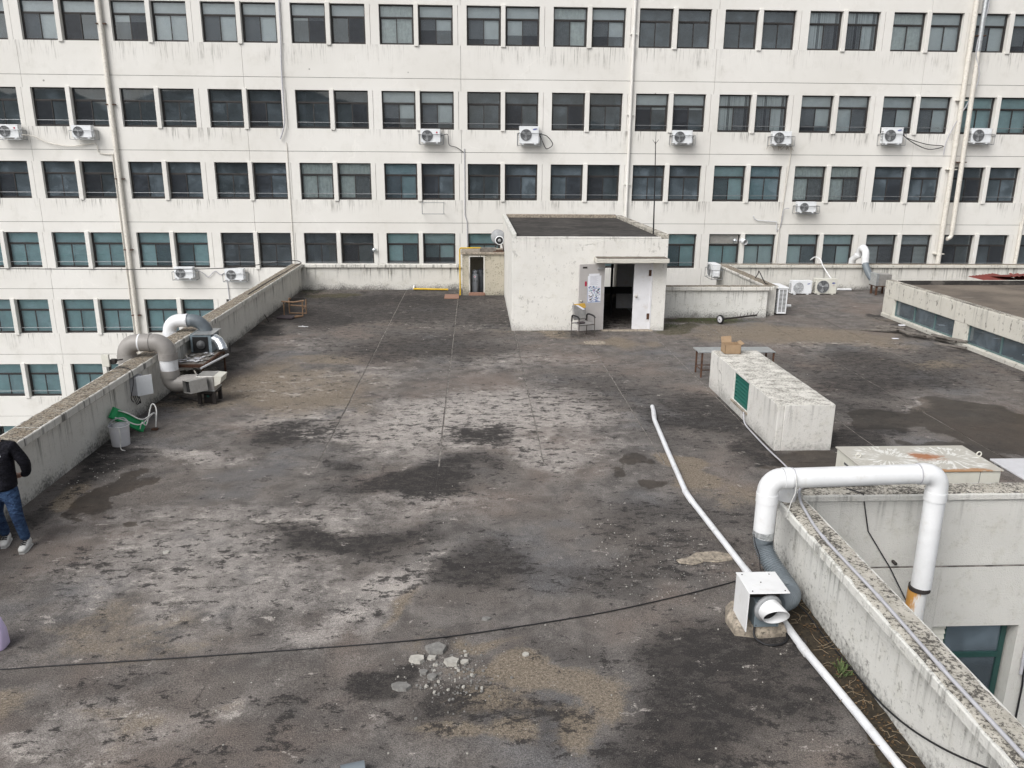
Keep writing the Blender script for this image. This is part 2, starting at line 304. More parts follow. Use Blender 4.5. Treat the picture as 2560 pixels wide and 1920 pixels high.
# ------------------------------------------------------------------ mesh helpers
class MB:
    """collects shapes and links them as ONE mesh object"""
    def __init__(s): s.v = []; s.f = []; s.sm = []; s.attr = []; s.marks = []
    def _add(s, vs, fs, smooth=False, at=None):
        o = len(s.v); s.v += [tuple(map(float, v)) for v in vs]; s.f += [tuple(i+o for i in f) for f in fs]; s.sm += [smooth]*len(fs)
        s.attr += list(at) if at is not None else [0.]*len(vs); return s
    def box(s, x0, x1, y0, y1, z0, z1, c=0., M=None, at=None):
        s.marks.append((len(s.v), len(s.f)))
        if c <= 0:
            vs = [(x, y, z) for z in (z0, z1) for y in (y0, y1) for x in (x0, x1)]
            fs = [(0, 2, 3, 1), (4, 5, 7, 6), (0, 1, 5, 4), (2, 6, 7, 3), (0, 4, 6, 2), (1, 3, 7, 5)]
        else:
            c = min(c, (x1-x0)/2.2, (y1-y0)/2.2, (z1-z0)/2.2)
            vs = []; X = (x0, x1); Y = (y0, y1); Z = (z0, z1); idx = {}
            for i in (0, 1):
                for j in (0, 1):
                    for k in (0, 1):
                        sx, sy, sz = (c, -c)[i], (c, -c)[j], (c, -c)[k]
                        idx[i, j, k] = len(vs)
                        vs += [(X[i], Y[j]+sy, Z[k]+sz), (X[i]+sx, Y[j], Z[k]+sz), (X[i]+sx, Y[j]+sy, Z[k])]
            a = lambda i, j, k, t: idx[i, j, k]+t
            fs = []
            for i in (0, 1): q = [a(i, 0, 0, 0), a(i, 1, 0, 0), a(i, 1, 1, 0), a(i, 0, 1, 0)]; fs.append(tuple(q if i else q[::-1]))
            for j in (0, 1): q = [a(0, j, 0, 1), a(0, j, 1, 1), a(1, j, 1, 1), a(1, j, 0, 1)]; fs.append(tuple(q if j else q[::-1]))
            for k in (0, 1): q = [a(0, 0, k, 2), a(1, 0, k, 2), a(1, 1, k, 2), a(0, 1, k, 2)]; fs.append(tuple(q if k else q[::-1]))
            for j in (0, 1):
                for k in (0, 1): fs.append((a(0, j, k, 1), a(1, j, k, 1), a(1, j, k, 2), a(0, j, k, 2)))
            for i in (0, 1):
                for k in (0, 1): fs.append((a(i, 0, k, 0), a(i, 1, k, 0), a(i, 1, k, 2), a(i, 0, k, 2)))
            for i in (0, 1):
                for j in (0, 1): fs.append((a(i, j, 0, 0), a(i, j, 1, 0), a(i, j, 1, 1), a(i, j, 0, 1)))
            for q in idx.values(): fs.append((q, q+1, q+2))
        if M is not None: vs = [M @ Vector(v) for v in vs]
        return s._add(vs, fs, at=[at(v) for v in vs] if at else None)
    def tube(s, path, r, n=12, cap=True, smooth=True, closed=False):
        s.marks.append((len(s.v), len(s.f)))
        P = [Vector(q) for q in path]; rs = list(r) if isinstance(r, (list, tuple)) else [r]*len(P)
        keep = [i for i in range(len(P)) if i == 0 or (P[i]-P[i-1]).length > 1e-5]; P = [P[i] for i in keep]; rs = [rs[i] for i in keep]
        vs = []; fs = []; up = None
        for i, q in enumerate(P):
            t = (P[min(i+1, len(P)-1)]-P[max(i-1, 0)]).normalized() if not closed else (P[(i+1) % len(P)]-P[i-1]).normalized()
            if up is None: up = t.orthogonal().normalized()
            up = (up - t*up.dot(t)); up = up.normalized() if up.length > 1e-6 else t.orthogonal().normalized()
            b = t.cross(up)
            for k in range(n):
                a = 2*PI*k/n; vs.append(q + (up*math.cos(a)+b*math.sin(a))*rs[i])
        m = len(P)
        for i in range(m-1 if not closed else m):
            for k in range(n):
                a, b2 = i*n+k, i*n+(k+1) % n; c2, d = ((i+1) % m)*n+(k+1) % n, ((i+1) % m)*n+k; fs.append((a, b2, c2, d))
        s._add(vs, fs, smooth)
        if cap and not closed:
            s._add(vs[:n], [tuple(range(n))[::-1]]); s._add(vs[-n:], [tuple(range(n))])
        return s
    def pipe(s, path, r, n=20, wall=.008):       # open hollow pipe
        s.tube(path, r, n, cap=False); s.tube(path, r-wall, n, cap=False)
        for e in (0, -1):
            P0, P1 = Vector(path[e]), Vector(path[1 if e == 0 else -2]); t = (P0-P1).normalized()
            u = t.orthogonal().normalized(); b = t.cross(u); vs = []
            for k in range(n):
                a = 2*PI*k/n; d = u*math.cos(a)+b*math.sin(a); vs += [P0+d*r, P0+d*(r-wall)]
            s._add(vs, [(2*k, 2*((k+1) % n), 2*((k+1) % n)+1, 2*k+1) for k in range(n)])
        return s
    def lathe(s, prof, o=(0, 0, 0), n=24, M=None):
        s.marks.append((len(s.v), len(s.f)))
        vs = []; fs = []
        for r, z in prof:
            for k in range(n):
                a = 2*PI*k/n; v = Vector((r*math.cos(a), r*math.sin(a), z)); v = M @ v if M is not None else v; vs.append(v+Vector(o))
        for i in range(len(prof)-1):
            for k in range(n): fs.append((i*n+k, i*n+(k+1) % n, (i+1)*n+(k+1) % n, (i+1)*n+k))
        return s._add(vs, fs, True)
    def poly(s, pts): return s._add(pts, [tuple(range(len(pts)))])
    def prism(s, pts, d):
        d = Vector(d); n = len(pts); a = [Vector(q) for q in pts]; b = [q+d for q in a]
        return s._add(a+b, [tuple(range(n))[::-1], tuple(range(n, 2*n))]+[(i, (i+1) % n, n+(i+1) % n, n+i) for i in range(n)])
    def split(s, name, m, parent=None):        # one object per shape
        ends = s.marks[1:]+[(len(s.v), len(s.f))]; out = []
        for (v0, f0), (v1, f1) in zip(s.marks, ends):
            q = MB(); q.v = s.v[v0:v1]; q.f = [tuple(i-v0 for i in f) for f in s.f[f0:f1]]; q.sm = s.sm[f0:f1]; q.attr = s.attr[v0:v1]; out.append(q.build(name, m, parent))
        return out
    def mesh(s, name):
        me = bpy.data.meshes.new(name); me.from_pydata(s.v, [], s.f)
        me.polygons.foreach_set('use_smooth', s.sm)
        if any(s.attr): a = me.attributes.new('drip', 'FLOAT', 'POINT'); a.data.foreach_set('value', s.attr)
        me.update(); return me
    def build(s, name, m, parent=None):
        return link(name, s.mesh(name), m, parent)
def link(name, me, m=None, parent=None):
    if m and not me.materials: me.materials.append(MAT[m])
    o = bpy.data.objects.new(name, me); col.objects.link(o)
    if parent is not None:
        o.parent = parent; o.matrix_parent_inverse = parent_inv(parent)
    return o
def parent_inv(p):
    m = Matrix.Identity(4); q = p; 
    chain = []
    while q is not None: chain.append(q); q = q.parent
    for q in reversed(chain): m = m @ q.matrix_parent_inverse @ q.matrix_basis
    return m.inverted()
def tag(o, label, cat, group=None):
    o['label'] = label; o['category'] = cat
    if group: o['group'] = group
    return o
def thing(name, label, cat, loc=(0, 0, 0), group=None, rz=0.):
    o = bpy.data.objects.new(name, None); col.objects.link(o); o.location = loc; o.rotation_euler = (0, 0, rz); o.empty_display_size = .2
    return tag(o, label, cat, group)
def kind(o, k): o['kind'] = k; return o
def arc(c, r, a0, a1, u, v, n=8):
    c = Vector(c); u = Vector(u); v = Vector(v)
    return [c+u*r*math.cos(a0+(a1-a0)*i/n)+v*r*math.sin(a0+(a1-a0)*i/n) for i in range(n+1)]
def smooth_path(pts, k=6):
    P = [Vector(p) for p in pts]; out = []
    for i in range(len(P)-1):
        p0, p1, p2, p3 = P[max(i-1, 0)], P[i], P[i+1], P[min(i+2, len(P)-1)]
        for j in range(k):
            t = j/k; out.append(.5*((2*p1)+(p2-p0)*t+(2*p0-5*p1+4*p2-p3)*t*t+(3*p1-p0-3*p2+p3)*t**3))
    return out+[P[-1]]
_txt = {}
def text_mesh(body, size):
    if (body, size) not in _txt:
        cu = bpy.data.curves.new('text', 'FONT'); cu.body = body; cu.size = size; cu.align_x = 'CENTER'; cu.align_y = 'CENTER'; cu.resolution_u = 2; cu.extrude = .0008
        ob = bpy.data.objects.new('text', cu); me = bpy.data.meshes.new_from_object(ob); bpy.data.objects.remove(ob); _txt[(body, size)] = me
    return _txt[(body, size)].copy()
def local(name, me, m, parent, loc=(0, 0, 0), rot=(0, 0, 0)):
    if m and not me.materials: me.materials.append(MAT[m])
    o = bpy.data.objects.new(name, me); col.objects.link(o); o.parent = parent; o.location = loc; o.rotation_euler = rot
    return o

# ------------------------------------------------------------------ ground and hill
g = MB().poly([(-900, -900, -14), (900, -900, -14), (900, 900, -14), (-900, 900, -14)]).build('ground', 'asphalt'); kind(g, 'structure')
hv = []; hf = []; NX = 90
for j, (yy, hh) in enumerate(((-260, 0.), (-320, .55), (-400, 1.))):
    for i in range(NX+1):
        x = -700+1400*i/NX
        h = 30+14*math.sin(i*.21+.8)+8*math.sin(i*.53)+3.5*math.sin(i*1.7)+random.uniform(-1.6, 1.6)
        hv.append((x, yy, -14.2+hh*(h+12)))
for j in range(2):
    for i in range(NX): a = j*(NX+1)+i; hf.append((a, a+1, a+NX+2, a+NX+1))
hb = MB(); hb._add(hv, hf, True); kind(hb.build('hill', 'hill_hazy'), 'structure')

# ------------------------------------------------------------------ roof deck: slabs with recessed joints, stained
BLOBS = [('L', 0.11, 15.16, 2.98, 2.15, 0.9), ('L', 0.3, 15.75, 1.7, 1.55, 0.7), ('L', -2.67, 14.43, 0.95, 0.74, 0.9), ('L', -3.53, 15.29, 1.09, 0.88, 0.6), ('L', -2.9, 18.42, 0.97, 1.24, 0.5), ('L', 0.98, 13.25, 0.97, 0.8, 0.7), ('L', 2.1, 13.09, 0.89, 0.67, 0.4), ('L', -0.71, 11.56, 1.21, 0.53, 0.6), ('L', -2.76, 10.96, 1.75, 0.64, 0.55), ('L', -1.32, 9.08, 0.57, 0.52, 1.0), ('L', -1.62, 8.14, 0.83, 0.48, 0.55), ('L', 0.85, 19.9, 2.36, 1.21, 0.4), ('L', -5.32, 13.27, 1.27, 0.5, 0.7), ('L', -3.53, 9.4, 1.91, 1.33, 0.6), ('L', -4.06, 17.84, 1.57, 1.17, 0.55), ('L', -3.25, 6.82, 0.89, 0.42, 0.45), ('T', -3.83, 16.84, 1.67, 1.74, 0.7), ('T', -4.02, 8.11, 0.77, 0.28, 0.5), ('L', -1.56, 8.44, 0.48, 0.51, 0.7), ('L', -3.81, 6.19, 0.73, 0.36, 0.5), ('L', -0.53, 5.95, 0.36, 0.29, 0.35), ('L', 2.57, 6.67, 0.32, 0.35, 0.5), ('L', 5.3, 12.65, 0.32, 0.32, 0.4), ('L', -0.39, 24.58, 3.16, 1.0, 0.35), ('L', 9.43, 15.56, 0.49, 0.31, 0.8), ('L', 4.36, 24.51, 2.18, 0.58, 0.6), ('L', 2.74, 9.05, 0.35, 0.29, 0.5), ('L', -4.96, 22.06, 1.53, 0.81, 0.35), ('L', 9.86, 21.26, 2.6, 0.56, 0.4), ('L', -6.51, 14.24, 0.5, 0.36, 0.8), ('D', -1.11, 12.23, 1.42, 0.59, 1.1), ('D', -3.16, 14.32, 1.03, 0.83, 0.9), ('D', 0.46, 14.02, 0.94, 0.71, 0.9), ('D', -1.72, 10.24, 1.21, 0.5, 0.9), ('D', -1.58, 21.3, 2.11, 1.9, 0.7), ('D', -4.93, 25.51, 2.19, 2.28, 1.0), ('D', -2.92, 28.81, 3.64, 1.73, 1.1), ('D', -3.83, 27.32, 4.04, 3.44, 0.6), ('D', -0.46, 29.76, 2.58, 1.44, 0.8), ('D', 3.84, 9.66, 0.75, 0.53, 0.5), ('D', 2.33, 26.13, 3.06, 1.61, 0.7), ('D', 4.33, 14.47, 1.07, 1.35, 0.9), ('D', 2.88, 10.89, 1.38, 0.81, 0.6), ('D', 9.31, 17.6, 2.39, 1.37, 0.8), ('D', 12.49, 20.21, 1.87, 1.27, 0.5), ('D', 2.41, 6.88, 1.05, 1.09, 1.0), ('D', 0.17, 9.16, 1.28, 0.65, 0.8), ('D', -1.71, 6.84, 0.9, 0.5, 0.5), ('D', 7.03, 13.81, 1.3, 0.75, 0.9), ('D', -0.56, 7.01, 0.32, 0.45, 0.9), ('D', 0.51, 6.4, 0.78, 0.19, 0.9), ('D', 0.74, 7.6, 0.8, 0.35, 0.5), ('D', -3.55, 7.57, 0.48, 0.25, 0.4), ('D', 2.71, 16.7, 1.2, 1.74, 0.4), ('D', 2.16, 9.09, 1.29, 0.59, 0.6), ('D', -1.91, 6.01, 0.81, 0.35, 0.4), ('D', -2.75, 27.69, 5.31, 4.8, 0.75), ('D', 1.82, 25.7, 3.87, 3.47, 0.7), ('D', -1.62, 21.92, 3.18, 2.29, 0.7), ('D', 3.03, 17.44, 1.36, 1.88, 0.55), ('D', 4.38, 15.56, 1.22, 2.43, 0.8), ('D', 10.51, 18.94, 3.02, 2.01, 0.7), ('D', 7.81, 15.55, 1.54, 1.4, 0.6), ('D', 0.5, 6.24, 1.1, 0.56, 0.6), ('D', -1.65, 6.32, 1.34, 0.56, 0.45), ('D', 2.75, 9.61, 0.92, 0.91, 0.6), ('D', -3.25, 7.4, 0.71, 0.28, 0.5), ('D', -4.77, 9.24, 1.14, 0.47, 0.4), ('L', -3.95, 10.76, 1.97, 0.62, 0.45), ('L', -2.62, 9.8, 1.52, 0.59, 0.4), ('L', -1.47, 8.54, 0.6, 0.52, 0.6), ('T', -4.9, 17.95, 1.56, 1.76, 0.9), ('T', -3.89, 20.33, 1.42, 0.7, 0.6), ('T', 0.7, 7.03, 0.7, 0.3, 1.0), ('T', 0.91, 6.45, 0.61, 0.26, 0.8), ('T', 0.2, 5.95, 0.37, 0.23, 1.0), ('T', 3.86, 12.38, 0.46, 0.37, 1.1), ('T', 4.13, 11.53, 0.44, 0.72, 0.6), ('T', 9.13, 22.85, 3.17, 1.52, 0.9), ('T', 10.77, 21.86, 2.0, 1.06, 0.7), ('T', -6.19, 11.38, 0.51, 0.54, 1.1), ('T', -4.42, 7.07, 0.5, 0.37, 0.7), ('T', -3.14, 6.86, 0.49, 0.18, 0.5), ('T', -1.03, 8.47, 0.14, 0.46, 0.9), ('T', 4.04, 21.81, 1.17, 0.69, 0.9), ('T', -5.77, 16.09, 1.13, 0.8, 0.6), ('T', 11.93, 19.21, 0.95, 0.93, 0.6), ('T', -0.15, 7.58, 0.59, 0.12, 0.7), ('T', 3.16, 8.17, 0.16, 0.3, 0.7), ('T', -3.28, 8.19, 0.73, 0.39, 0.45), ('T', 1.67, 23.17, 1.5, 0.52, 0.7), ('T', 13.61, 24.44, 1.49, 1.02, 0.3), ('W', -5.41, 11.52, 0.52, 0.49, 0.9), ('W', 8.11, 14.72, 0.78, 0.79, 1.2), ('W', 9.88, 14.2, 1.16, 1.32, 1.2), ('W', 7.37, 12.62, 1.92, 0.64, 0.9), ('W', -4.61, 10.42, 0.2, 0.13, 1.1), ('W', 2.76, 12.3, 0.61, 0.18, 0.7), ('W', -5.59, 10.78, 0.39, 0.22, 0.7), ('M', 7.44, 25.08, 1.42, 0.76, 1.0), ('M', 5.97, 23.92, 0.64, 0.48, 0.9), ('M', -5.45, 16.55, 0.39, 0.34, 0.4), ('M', -5.47, 30.13, 0.86, 0.63, 0.9), ('M', 3.51, 7.43, 0.15, 0.42, 0.9), ('M', 3.62, 6.17, 0.13, 0.37, 0.9), ('M', 3.6, 6.72, 0.14, 0.43, 0.9)]
def vnoise(x, y, sc, seed):
    r = np.random.default_rng(seed).random((64, 64)); xs = (x*sc) % 64; ys = (y*sc) % 64
    i = np.floor(xs).astype(int) % 64; j = np.floor(ys).astype(int) % 64; fx = xs-np.floor(xs); fy = ys-np.floor(ys)
    fx = fx*fx*(3-2*fx); fy = fy*fy*(3-2*fy); i1 = (i+1) % 64; j1 = (j+1) % 64
    return (r[i, j]*(1-fx)+r[i1, j]*fx)*(1-fy)+(r[i, j1]*(1-fx)+r[i1, j1]*fx)*fy
KEY = {'L': 'pale', 'D': 'lichen', 'T': 'silt', 'W': 'wet', 'M': 'moss'}
def foot(k, pts, w, st):      # dirt gathered along the foot of a wall
    (x0, y0), (x1, y1) = pts; n = max(2, int(math.hypot(x1-x0, y1-y0)/.7)); rd = random.Random(n)
    for i in range(n+1): BLOBS.append((k, x0+(x1-x0)*i/n+rd.uniform(-.1, .1), y0+(y1-y0)*i/n+rd.uniform(-.1, .1), w*rd.uniform(.6, 1.5), .6*rd.uniform(.7, 1.4), st*rd.uniform(.5, 1.1)))
for a_ in (((-6.55, 10), (-6.55, 31)), ((-6.5, 31.1), (-.6, 31.1)), ((1.2, 23.5), (3.0, 23.5)), ((3.7, 4), (3.7, 8.6)), ((9.9, 31), (20, 31)), ((5.25, 13.2), (5.25, 17.4)), ((13.4, 16), (13.4, 25.8)), ((4.2, 9.5), (13, 9.5))): foot('D', a_, .38, .95)
def stains(x, y):
    out = {k: np.zeros_like(x) for k in KEY.values()}
    wx = x+(vnoise(x, y, .9, 1)-.5)*1.3+(vnoise(x, y, 2.6, 2)-.5)*.5; wy = y+(vnoise(x, y, .7, 3)-.5)*1.6+(vnoise(x, y, 2.2, 4)-.5)*.6
    for k, cx, cy, rx, ry, st in BLOBS:
        d = np.sqrt(((wx-cx)/(rx*1.15))**2+((wy-cy)/(ry*1.15))**2)
        e = .72 if k in 'WM' else .25
        m = np.clip((1.25-d)/(1.25-e), 0, 1); m = m*m*(3-2*m)
        kk = KEY[k]; out[kk] = np.maximum(out[kk], m*st)
    return out
deck = MB()
deck.box(-6.9, 3.98, 2.2, 31.4, -.35, -.009)
deck.box(3.98, 24, 9.1, 25.6, -.35, -.009); deck.box(9.6, 24, 25.6, 31.4, -.35, -.009)
deck = kind(deck.build('roof_deck', 'joint_fill'), 'structure')
XS = [-6.9, -2.66, -.63, 1.15, 3.2, 5.22, 7.2, 9.2, 11.2, 13.2, 15.2, 18.2, 21.2, 24]
YS = [2.2, 5.0, 7.02, 9.15, 12.66, 16.7, 20.75, 24.8, 28.3, 31.4]
def inside(x0, x1, y0, y1):
    cx, cy = (x0+x1)/2, (y0+y1)/2
    if cx > 3.9 and y1 <= 9.16: return False
    if 5.7 < cx < 9.6 and cy > 25.6: return False
    if 14.0 < x0 and cy < 25: return False
    return True
def slab(x0, x1, y0, y1):
    g0 = .014 if y0 > 12 else .0010
    x0 += g0; x1 -= g0; y0 += g0*.55; y1 -= g0*.55
    nx = max(2, int((x1-x0)/.085)); ny = max(2, int((y1-y0)/.085))
    gx, gy = np.meshgrid(np.linspace(x0, x1, nx+1), np.linspace(y0, y1, ny+1))
    ex = (gx == x0)|(gx == x1); ey = (gy == y0)|(gy == y1)
    gx2 = gx+np.where(ex, (vnoise(gx, gy, 6, 8)-.5)*g0*1.3, 0); gy2 = gy+np.where(ey, (vnoise(gx, gy, 6, 9)-.5)*g0*.9, 0)
    z = (vnoise(gx, gy, .6, 5)-.5)*.012+(vnoise(gx, gy, 4.5, 6)-.5)*.006
    x, y, z = gx2.ravel(), gy2.ravel(), z.ravel()
    nv = len(x); rim = [i for i in range(nx+1)]+[j*(nx+1)+nx for j in range(1, ny+1)]+[ny*(nx+1)+i for i in range(nx-1, -1, -1)]+[j*(nx+1) for j in range(ny-1, 0, -1)]
    V = np.concatenate([np.stack([x, y, z], 1), np.stack([x[rim], y[rim], np.full(len(rim), -.03)], 1), np.stack([x[rim], y[rim], z[rim]], 1)])
    idx = np.arange(nv).reshape(ny+1, nx+1)
    F = np.stack([idx[:-1, :-1], idx[:-1, 1:], idx[1:, 1:], idx[1:, :-1]], -1).reshape(-1, 4).tolist()
    m = len(rim); F += [[nv+m+k, nv+k, nv+(k+1) % m, nv+m+(k+1) % m] for k in range(m)]
    me = bpy.data.meshes.new('slab'); me.from_pydata(V.tolist(), [], F)
    sm = [True]*((nx)*(ny))+[False]*m; me.polygons.foreach_set('use_smooth', sm)
    st = stains(V[:, 0], V[:, 1])
    for k, a in st.items(): at = me.attributes.new(k, 'FLOAT', 'POINT'); at.data.foreach_set('value', a.astype(np.float32))
    me.materials.append(MAT['roof_concrete']); me.update()
    o = bpy.data.objects.new('slab', me); col.objects.link(o); o.parent = deck
for j in range(len(YS)-1):
    for i in range(len(XS)-1):
        x0, x1, y0, y1 = XS[i], XS[i+1], YS[j], YS[j+1]
        if x0 < 3.9 < x1 and y1 <= 9.16: x1 = 3.92
        if y0 < 25 and y1 > 25 and x0 > 5 and x1 < 9.6: y1 = 25.62
        if j >= len(YS)-3 and x0 < 9.6 < x1 and y0 > 24: x0 = 9.62 if y0 > 25 else x0
        if x0 < 5.7 < x1 and y0 > 25.5: x1 = 5.66
        if y0 == 24.8 and x0 >= 5.2 and x1 <= 9.3: y1 = 25.62
        if inside(x0, x1, y0, y1): slab(x0, x1, y0, y1)

# body of the building under the deck
bb = thing('lower_building', 'white concrete storeys below the stained flat roof', 'building', (0, 20, -14))
MB().box(-6.95, 3.95, 2.3, 31.5, -14, -.36).build('wall', 'well_stucco', bb)
MB().box(9.62, 24, 25.7, 31.5, -14, -.36).build('wall', 'well_stucco', bb)

# ------------------------------------------------------------------ parapets (wall, coping pieces)
def parapet(label, wall, cope, wmat, cmat, axis, zt=1.03, ch=.13, seg=3.0, top='coping_lichen', zb=0.):
    x0, x1, y0, y1 = wall; t = thing('parapet', label, 'parapet wall', ((x0+x1)/2, (y0+y1)/2, zb))
    MB().box(x0, x1, y0, y1, zb-.2 if zb == 0 else zb, zt-ch, .004).build('wall', wmat, t)
    a0, a1, b0, b1 = cope
    L0, L1 = (b0, b1) if axis == 'y' else (a0, a1); n = max(1, round((L1-L0)/seg))
    for k in range(n):
        s0 = L0+(L1-L0)*k/n+.003; s1 = L0+(L1-L0)*(k+1)/n-.003; dz = random.uniform(-.003, .003)
        q = (a0, a1, s0, s1) if axis == 'y' else (s0, s1, b0, b1)
        c = MB().box(*q, zt-ch+.001, zt-.012+dz, .012).build('coping', cmat, t)
        # weathered screed on top, ragged edges
        m = MB(); rows = 9; nn = max(4, int((s1-s0)/.12)); vs = []; 
        lo, hi = (a0, a1) if axis == 'y' else (b0, b1)
        for i in range(nn+1):
            u = s0+.006+(s1-s0-.012)*i/nn
            for r in range(rows):
                w = lo+.008+(hi-lo-.016)*r/(rows-1); e = (0 if 0 < r < rows-1 else -.010)
                if r in (0, rows-1): w += random.uniform(-.004, .010)*(1 if r == 0 else -1)
                z = zt-.006+dz+e+random.uniform(-.0035, .0035)
                vs.append((w, u, z) if axis == 'y' else (u, w, z))
        fs = [(i*rows+r, i*rows+r+1, (i+1)*rows+r+1, (i+1)*rows+r) for i in range(nn) for r in range(rows-1)]
        m._add(vs, fs, True); m.build('lichen_crust', top, c)
    return t
parapet('long left parapet with brown lichen on its coping, running from foreground to far corner', (-6.93, -6.65, 2.2, 31.2), (-6.99, -6.56, 2.2, 31.12), 'parapet_paint', 'parapet_paint', 'y', 1.02, .14, 3.2)
parapet('far back parapet with faint painted letters, left of the gas bottle shed', (-6.93, -.42, 31.22, 31.5), (-6.99, -.44, 31.13, 31.56), 'parapet_paint', 'parapet_paint', 'x', .99, .13, 3.3, 'parapet_paint')
parapet('low algae stained parapet joined to the right side of the stairhouse', (5.68, 9.46, 25.5, 25.78), (5.68, 9.6, 25.42, 25.83), 'parapet_algae', 'parapet_paint', 'x', 1.03, .14, 4.0)
parapet('parapet running back from the spare outdoor unit, with cable loops on its coping', (9.56, 9.86, 25.84, 31.2), (9.52, 9.93, 25.85, 31.12), 'parapet_paint', 'parapet_paint', 'y', .99, .10, 2.7)
parapet('far back parapet behind the rooftop outdoor units at right', (9.56, 24, 31.22, 31.5), (9.52, 24, 31.13, 31.56), 'parapet_paint', 'peeling_paint', 'x', 1.0, .13, 4.8, 'coping_lichen')
parapet('foreground right parapet with speckled coping carrying a thin grey conduit', (3.80, 3.95, 2.2, 9.22), (3.63, 3.98, 2.2, 9.22), 'parapet_algae', 'parapet_algae', 'y', 1.05, .12, 7.0, 'coping_speckled')
# wall across the light well: stucco down to a green framed window
cw = thing('light_well_wall', 'rough stucco light well wall under the white elbow duct, with green window', 'wall', (8, 9.1, -14))
m = MB()
m.box(3.985, 5.90, 8.95, 9.26, -9, .02, .004); m.box(7.06, 14, 8.95, 9.26, -9, .02, .004); m.box(5.9, 7.06, 8.95, 9.26, -.83, .02); m.box(5.9, 7.06, 8.95, 9.26, -9, -2.75)
m.build('wall', 'well_stucco', cw)
MB().box(3.985, 14, 8.955, 9.26, .02, .045).build('groove', 'joint_fill', cw)
MB().box(3.985, 14, 8.95, 9.26, .045, .955, .004).build('wall', 'well_stucco', cw)
MB().box(3.985, 14, 8.915, 9.27, .955, 1.04, .012).build('coping', 'well_stucco', cw)
m = MB(); rows = 8; nn = 90; vs = []
for i in range(nn+1):
    for r in range(rows):
        vs.append((3.99+10*i/nn, 8.925+.335*r/(rows-1)+(random.uniform(0, .012) if r == 0 else 0), 1.047-(.008 if r in (0, rows-1) else 0)+random.uniform(-.003, .003)))
m._add(vs, [(i*rows+r, i*rows+r+1, (i+1)*rows+r+1, (i+1)*rows+r) for i in range(nn) for r in range(rows-1)], True); m.build('lichen_crust', 'coping_speckled', cw)
wn = MB(); wn.box(5.92, 7.0, 9.10, 9.16, -.89, -.84); wn.box(6.95, 7.02, 9.10, 9.16, -2.75, -.89); wn.box(6.16, 6.20, 9.10, 9.16, -2.75, -.89); wn.box(6.2, 6.95, 9.09, 9.16, -1.40, -1.33)
wn = wn.build('window', 'green_frame', cw)
MB().box(6.2, 6.95, 9.12, 9.126, -1.33, -.89).build('pane', 'dusty_sky_glass', wn); MB().box(6.2, 6.95, 9.12, 9.126, -2.75, -1.40).build('pane', 'window_glass', wn)
for k in range(6):
    MB().box(-.0, .25, -.006, .006, -.035, .035, M=Matrix.Translation((5.91, 9.08, -.905-k*.078)) @ Matrix.Rotation(-.5, 4, 'X')).build('louver_slat', 'ac_beige', wn)
MB().box(6.25, 6.7, 9.5, 9.52, -1.3, -.86).build('blind', 'blind_white', wn)
MB().box(3.985, 14, 11.4, 11.5, -9, -.4).build('inner_wall', 'interior', cw); MB().box(5.5, 7.6, 9.26, 11.4, -3.2, -3.1).build('inner_floor', 'interior', cw); MB().box(5.5, 7.6, 9.27, 11.4, -.5, -.4).build('inner_ceiling', 'interior', cw)

# ------------------------------------------------------------------ long white building across the gap
FY = 35.0; P0 = -21.21; PITCHX = 3.487; WW = 1.365; GAP = .205; WH = 1.49
ROWS = [(b, b+1.49) for b in (9.29, 6.05, 3.20, .33, -2.51, -5.36, -8.20)]
JOINT = [8.02, 5.15, 2.25, -.56, -3.43, -6.25]
SEAMX = [-26, -18.0, -9.27, -.54, 9.92, 18.69, 29]
fb = thing('office_building', 'long white multi-storey building with paired dark framed windows behind the roof', 'building', (2, 36, -14))
fin_me = MB().box(-.088, .088, -.06, .24, -.05, WH+.045, .008).mesh('mullion_fin'); fin_me.materials.append(MAT['facade_paint'])
def panel(x0, x1, z0, z1, drip, name='wall_panel'):
    nz = 6; m = MB(); ym = FY
    # front face subdivided so that the drip weighting fades downwards, sides and back closed
    vs = []; at = []
    for i in range(nz+1):
        z = z0+(z1-z0)*i/nz
        for x in (x0+.006, x1-.006): vs.append((x, ym, z)); at.append(((i/nz)**1.2 if drip else 0.))
    m._add(vs, [(2*i, 2*i+1, 2*i+3, 2*i+2) for i in range(nz)], at=at)
    xa, xb = x0+.006, x1-.006; y1 = FY+.25
    m._add([(xa, ym, z1), (xb, ym, z1), (xb, y1, z1), (xa, y1, z1), (xa, ym, z0), (xb, ym, z0), (xb, y1, z0), (xa, y1, z0)],
           [(0, 1, 2, 3), (7, 6, 5, 4), (3, 2, 6, 7), (0, 3, 7, 4), (1, 5, 6, 2)])
    return m.build(name, 'facade_paint', fb)
for a, b in zip(SEAMX[:-1], SEAMX[1:]):
    panel(a, b, ROWS[0][1], 14.5, False)
    for r in range(7):
        zlo = JOINT[r]+.008 if r < 6 else -14
        panel(a, b, zlo, ROWS[r][0], True)
        if r < 6: panel(a, b, ROWS[r+1][1], JOINT[r]-.008, False)
jb = MB()
for z in JOINT: jb.box(-26, 29, FY+.03, FY+.24, z-.008, z+.008)
jb.build('joint_backing', 'window_frame', fb)
pier_me = MB().box(0, .19, 0, .25, 0, WH).box(.203, PITCHX-2*WW-GAP, .0, .25, 0, WH).mesh('pier'); pier_me.materials.append(MAT['facade_paint'])
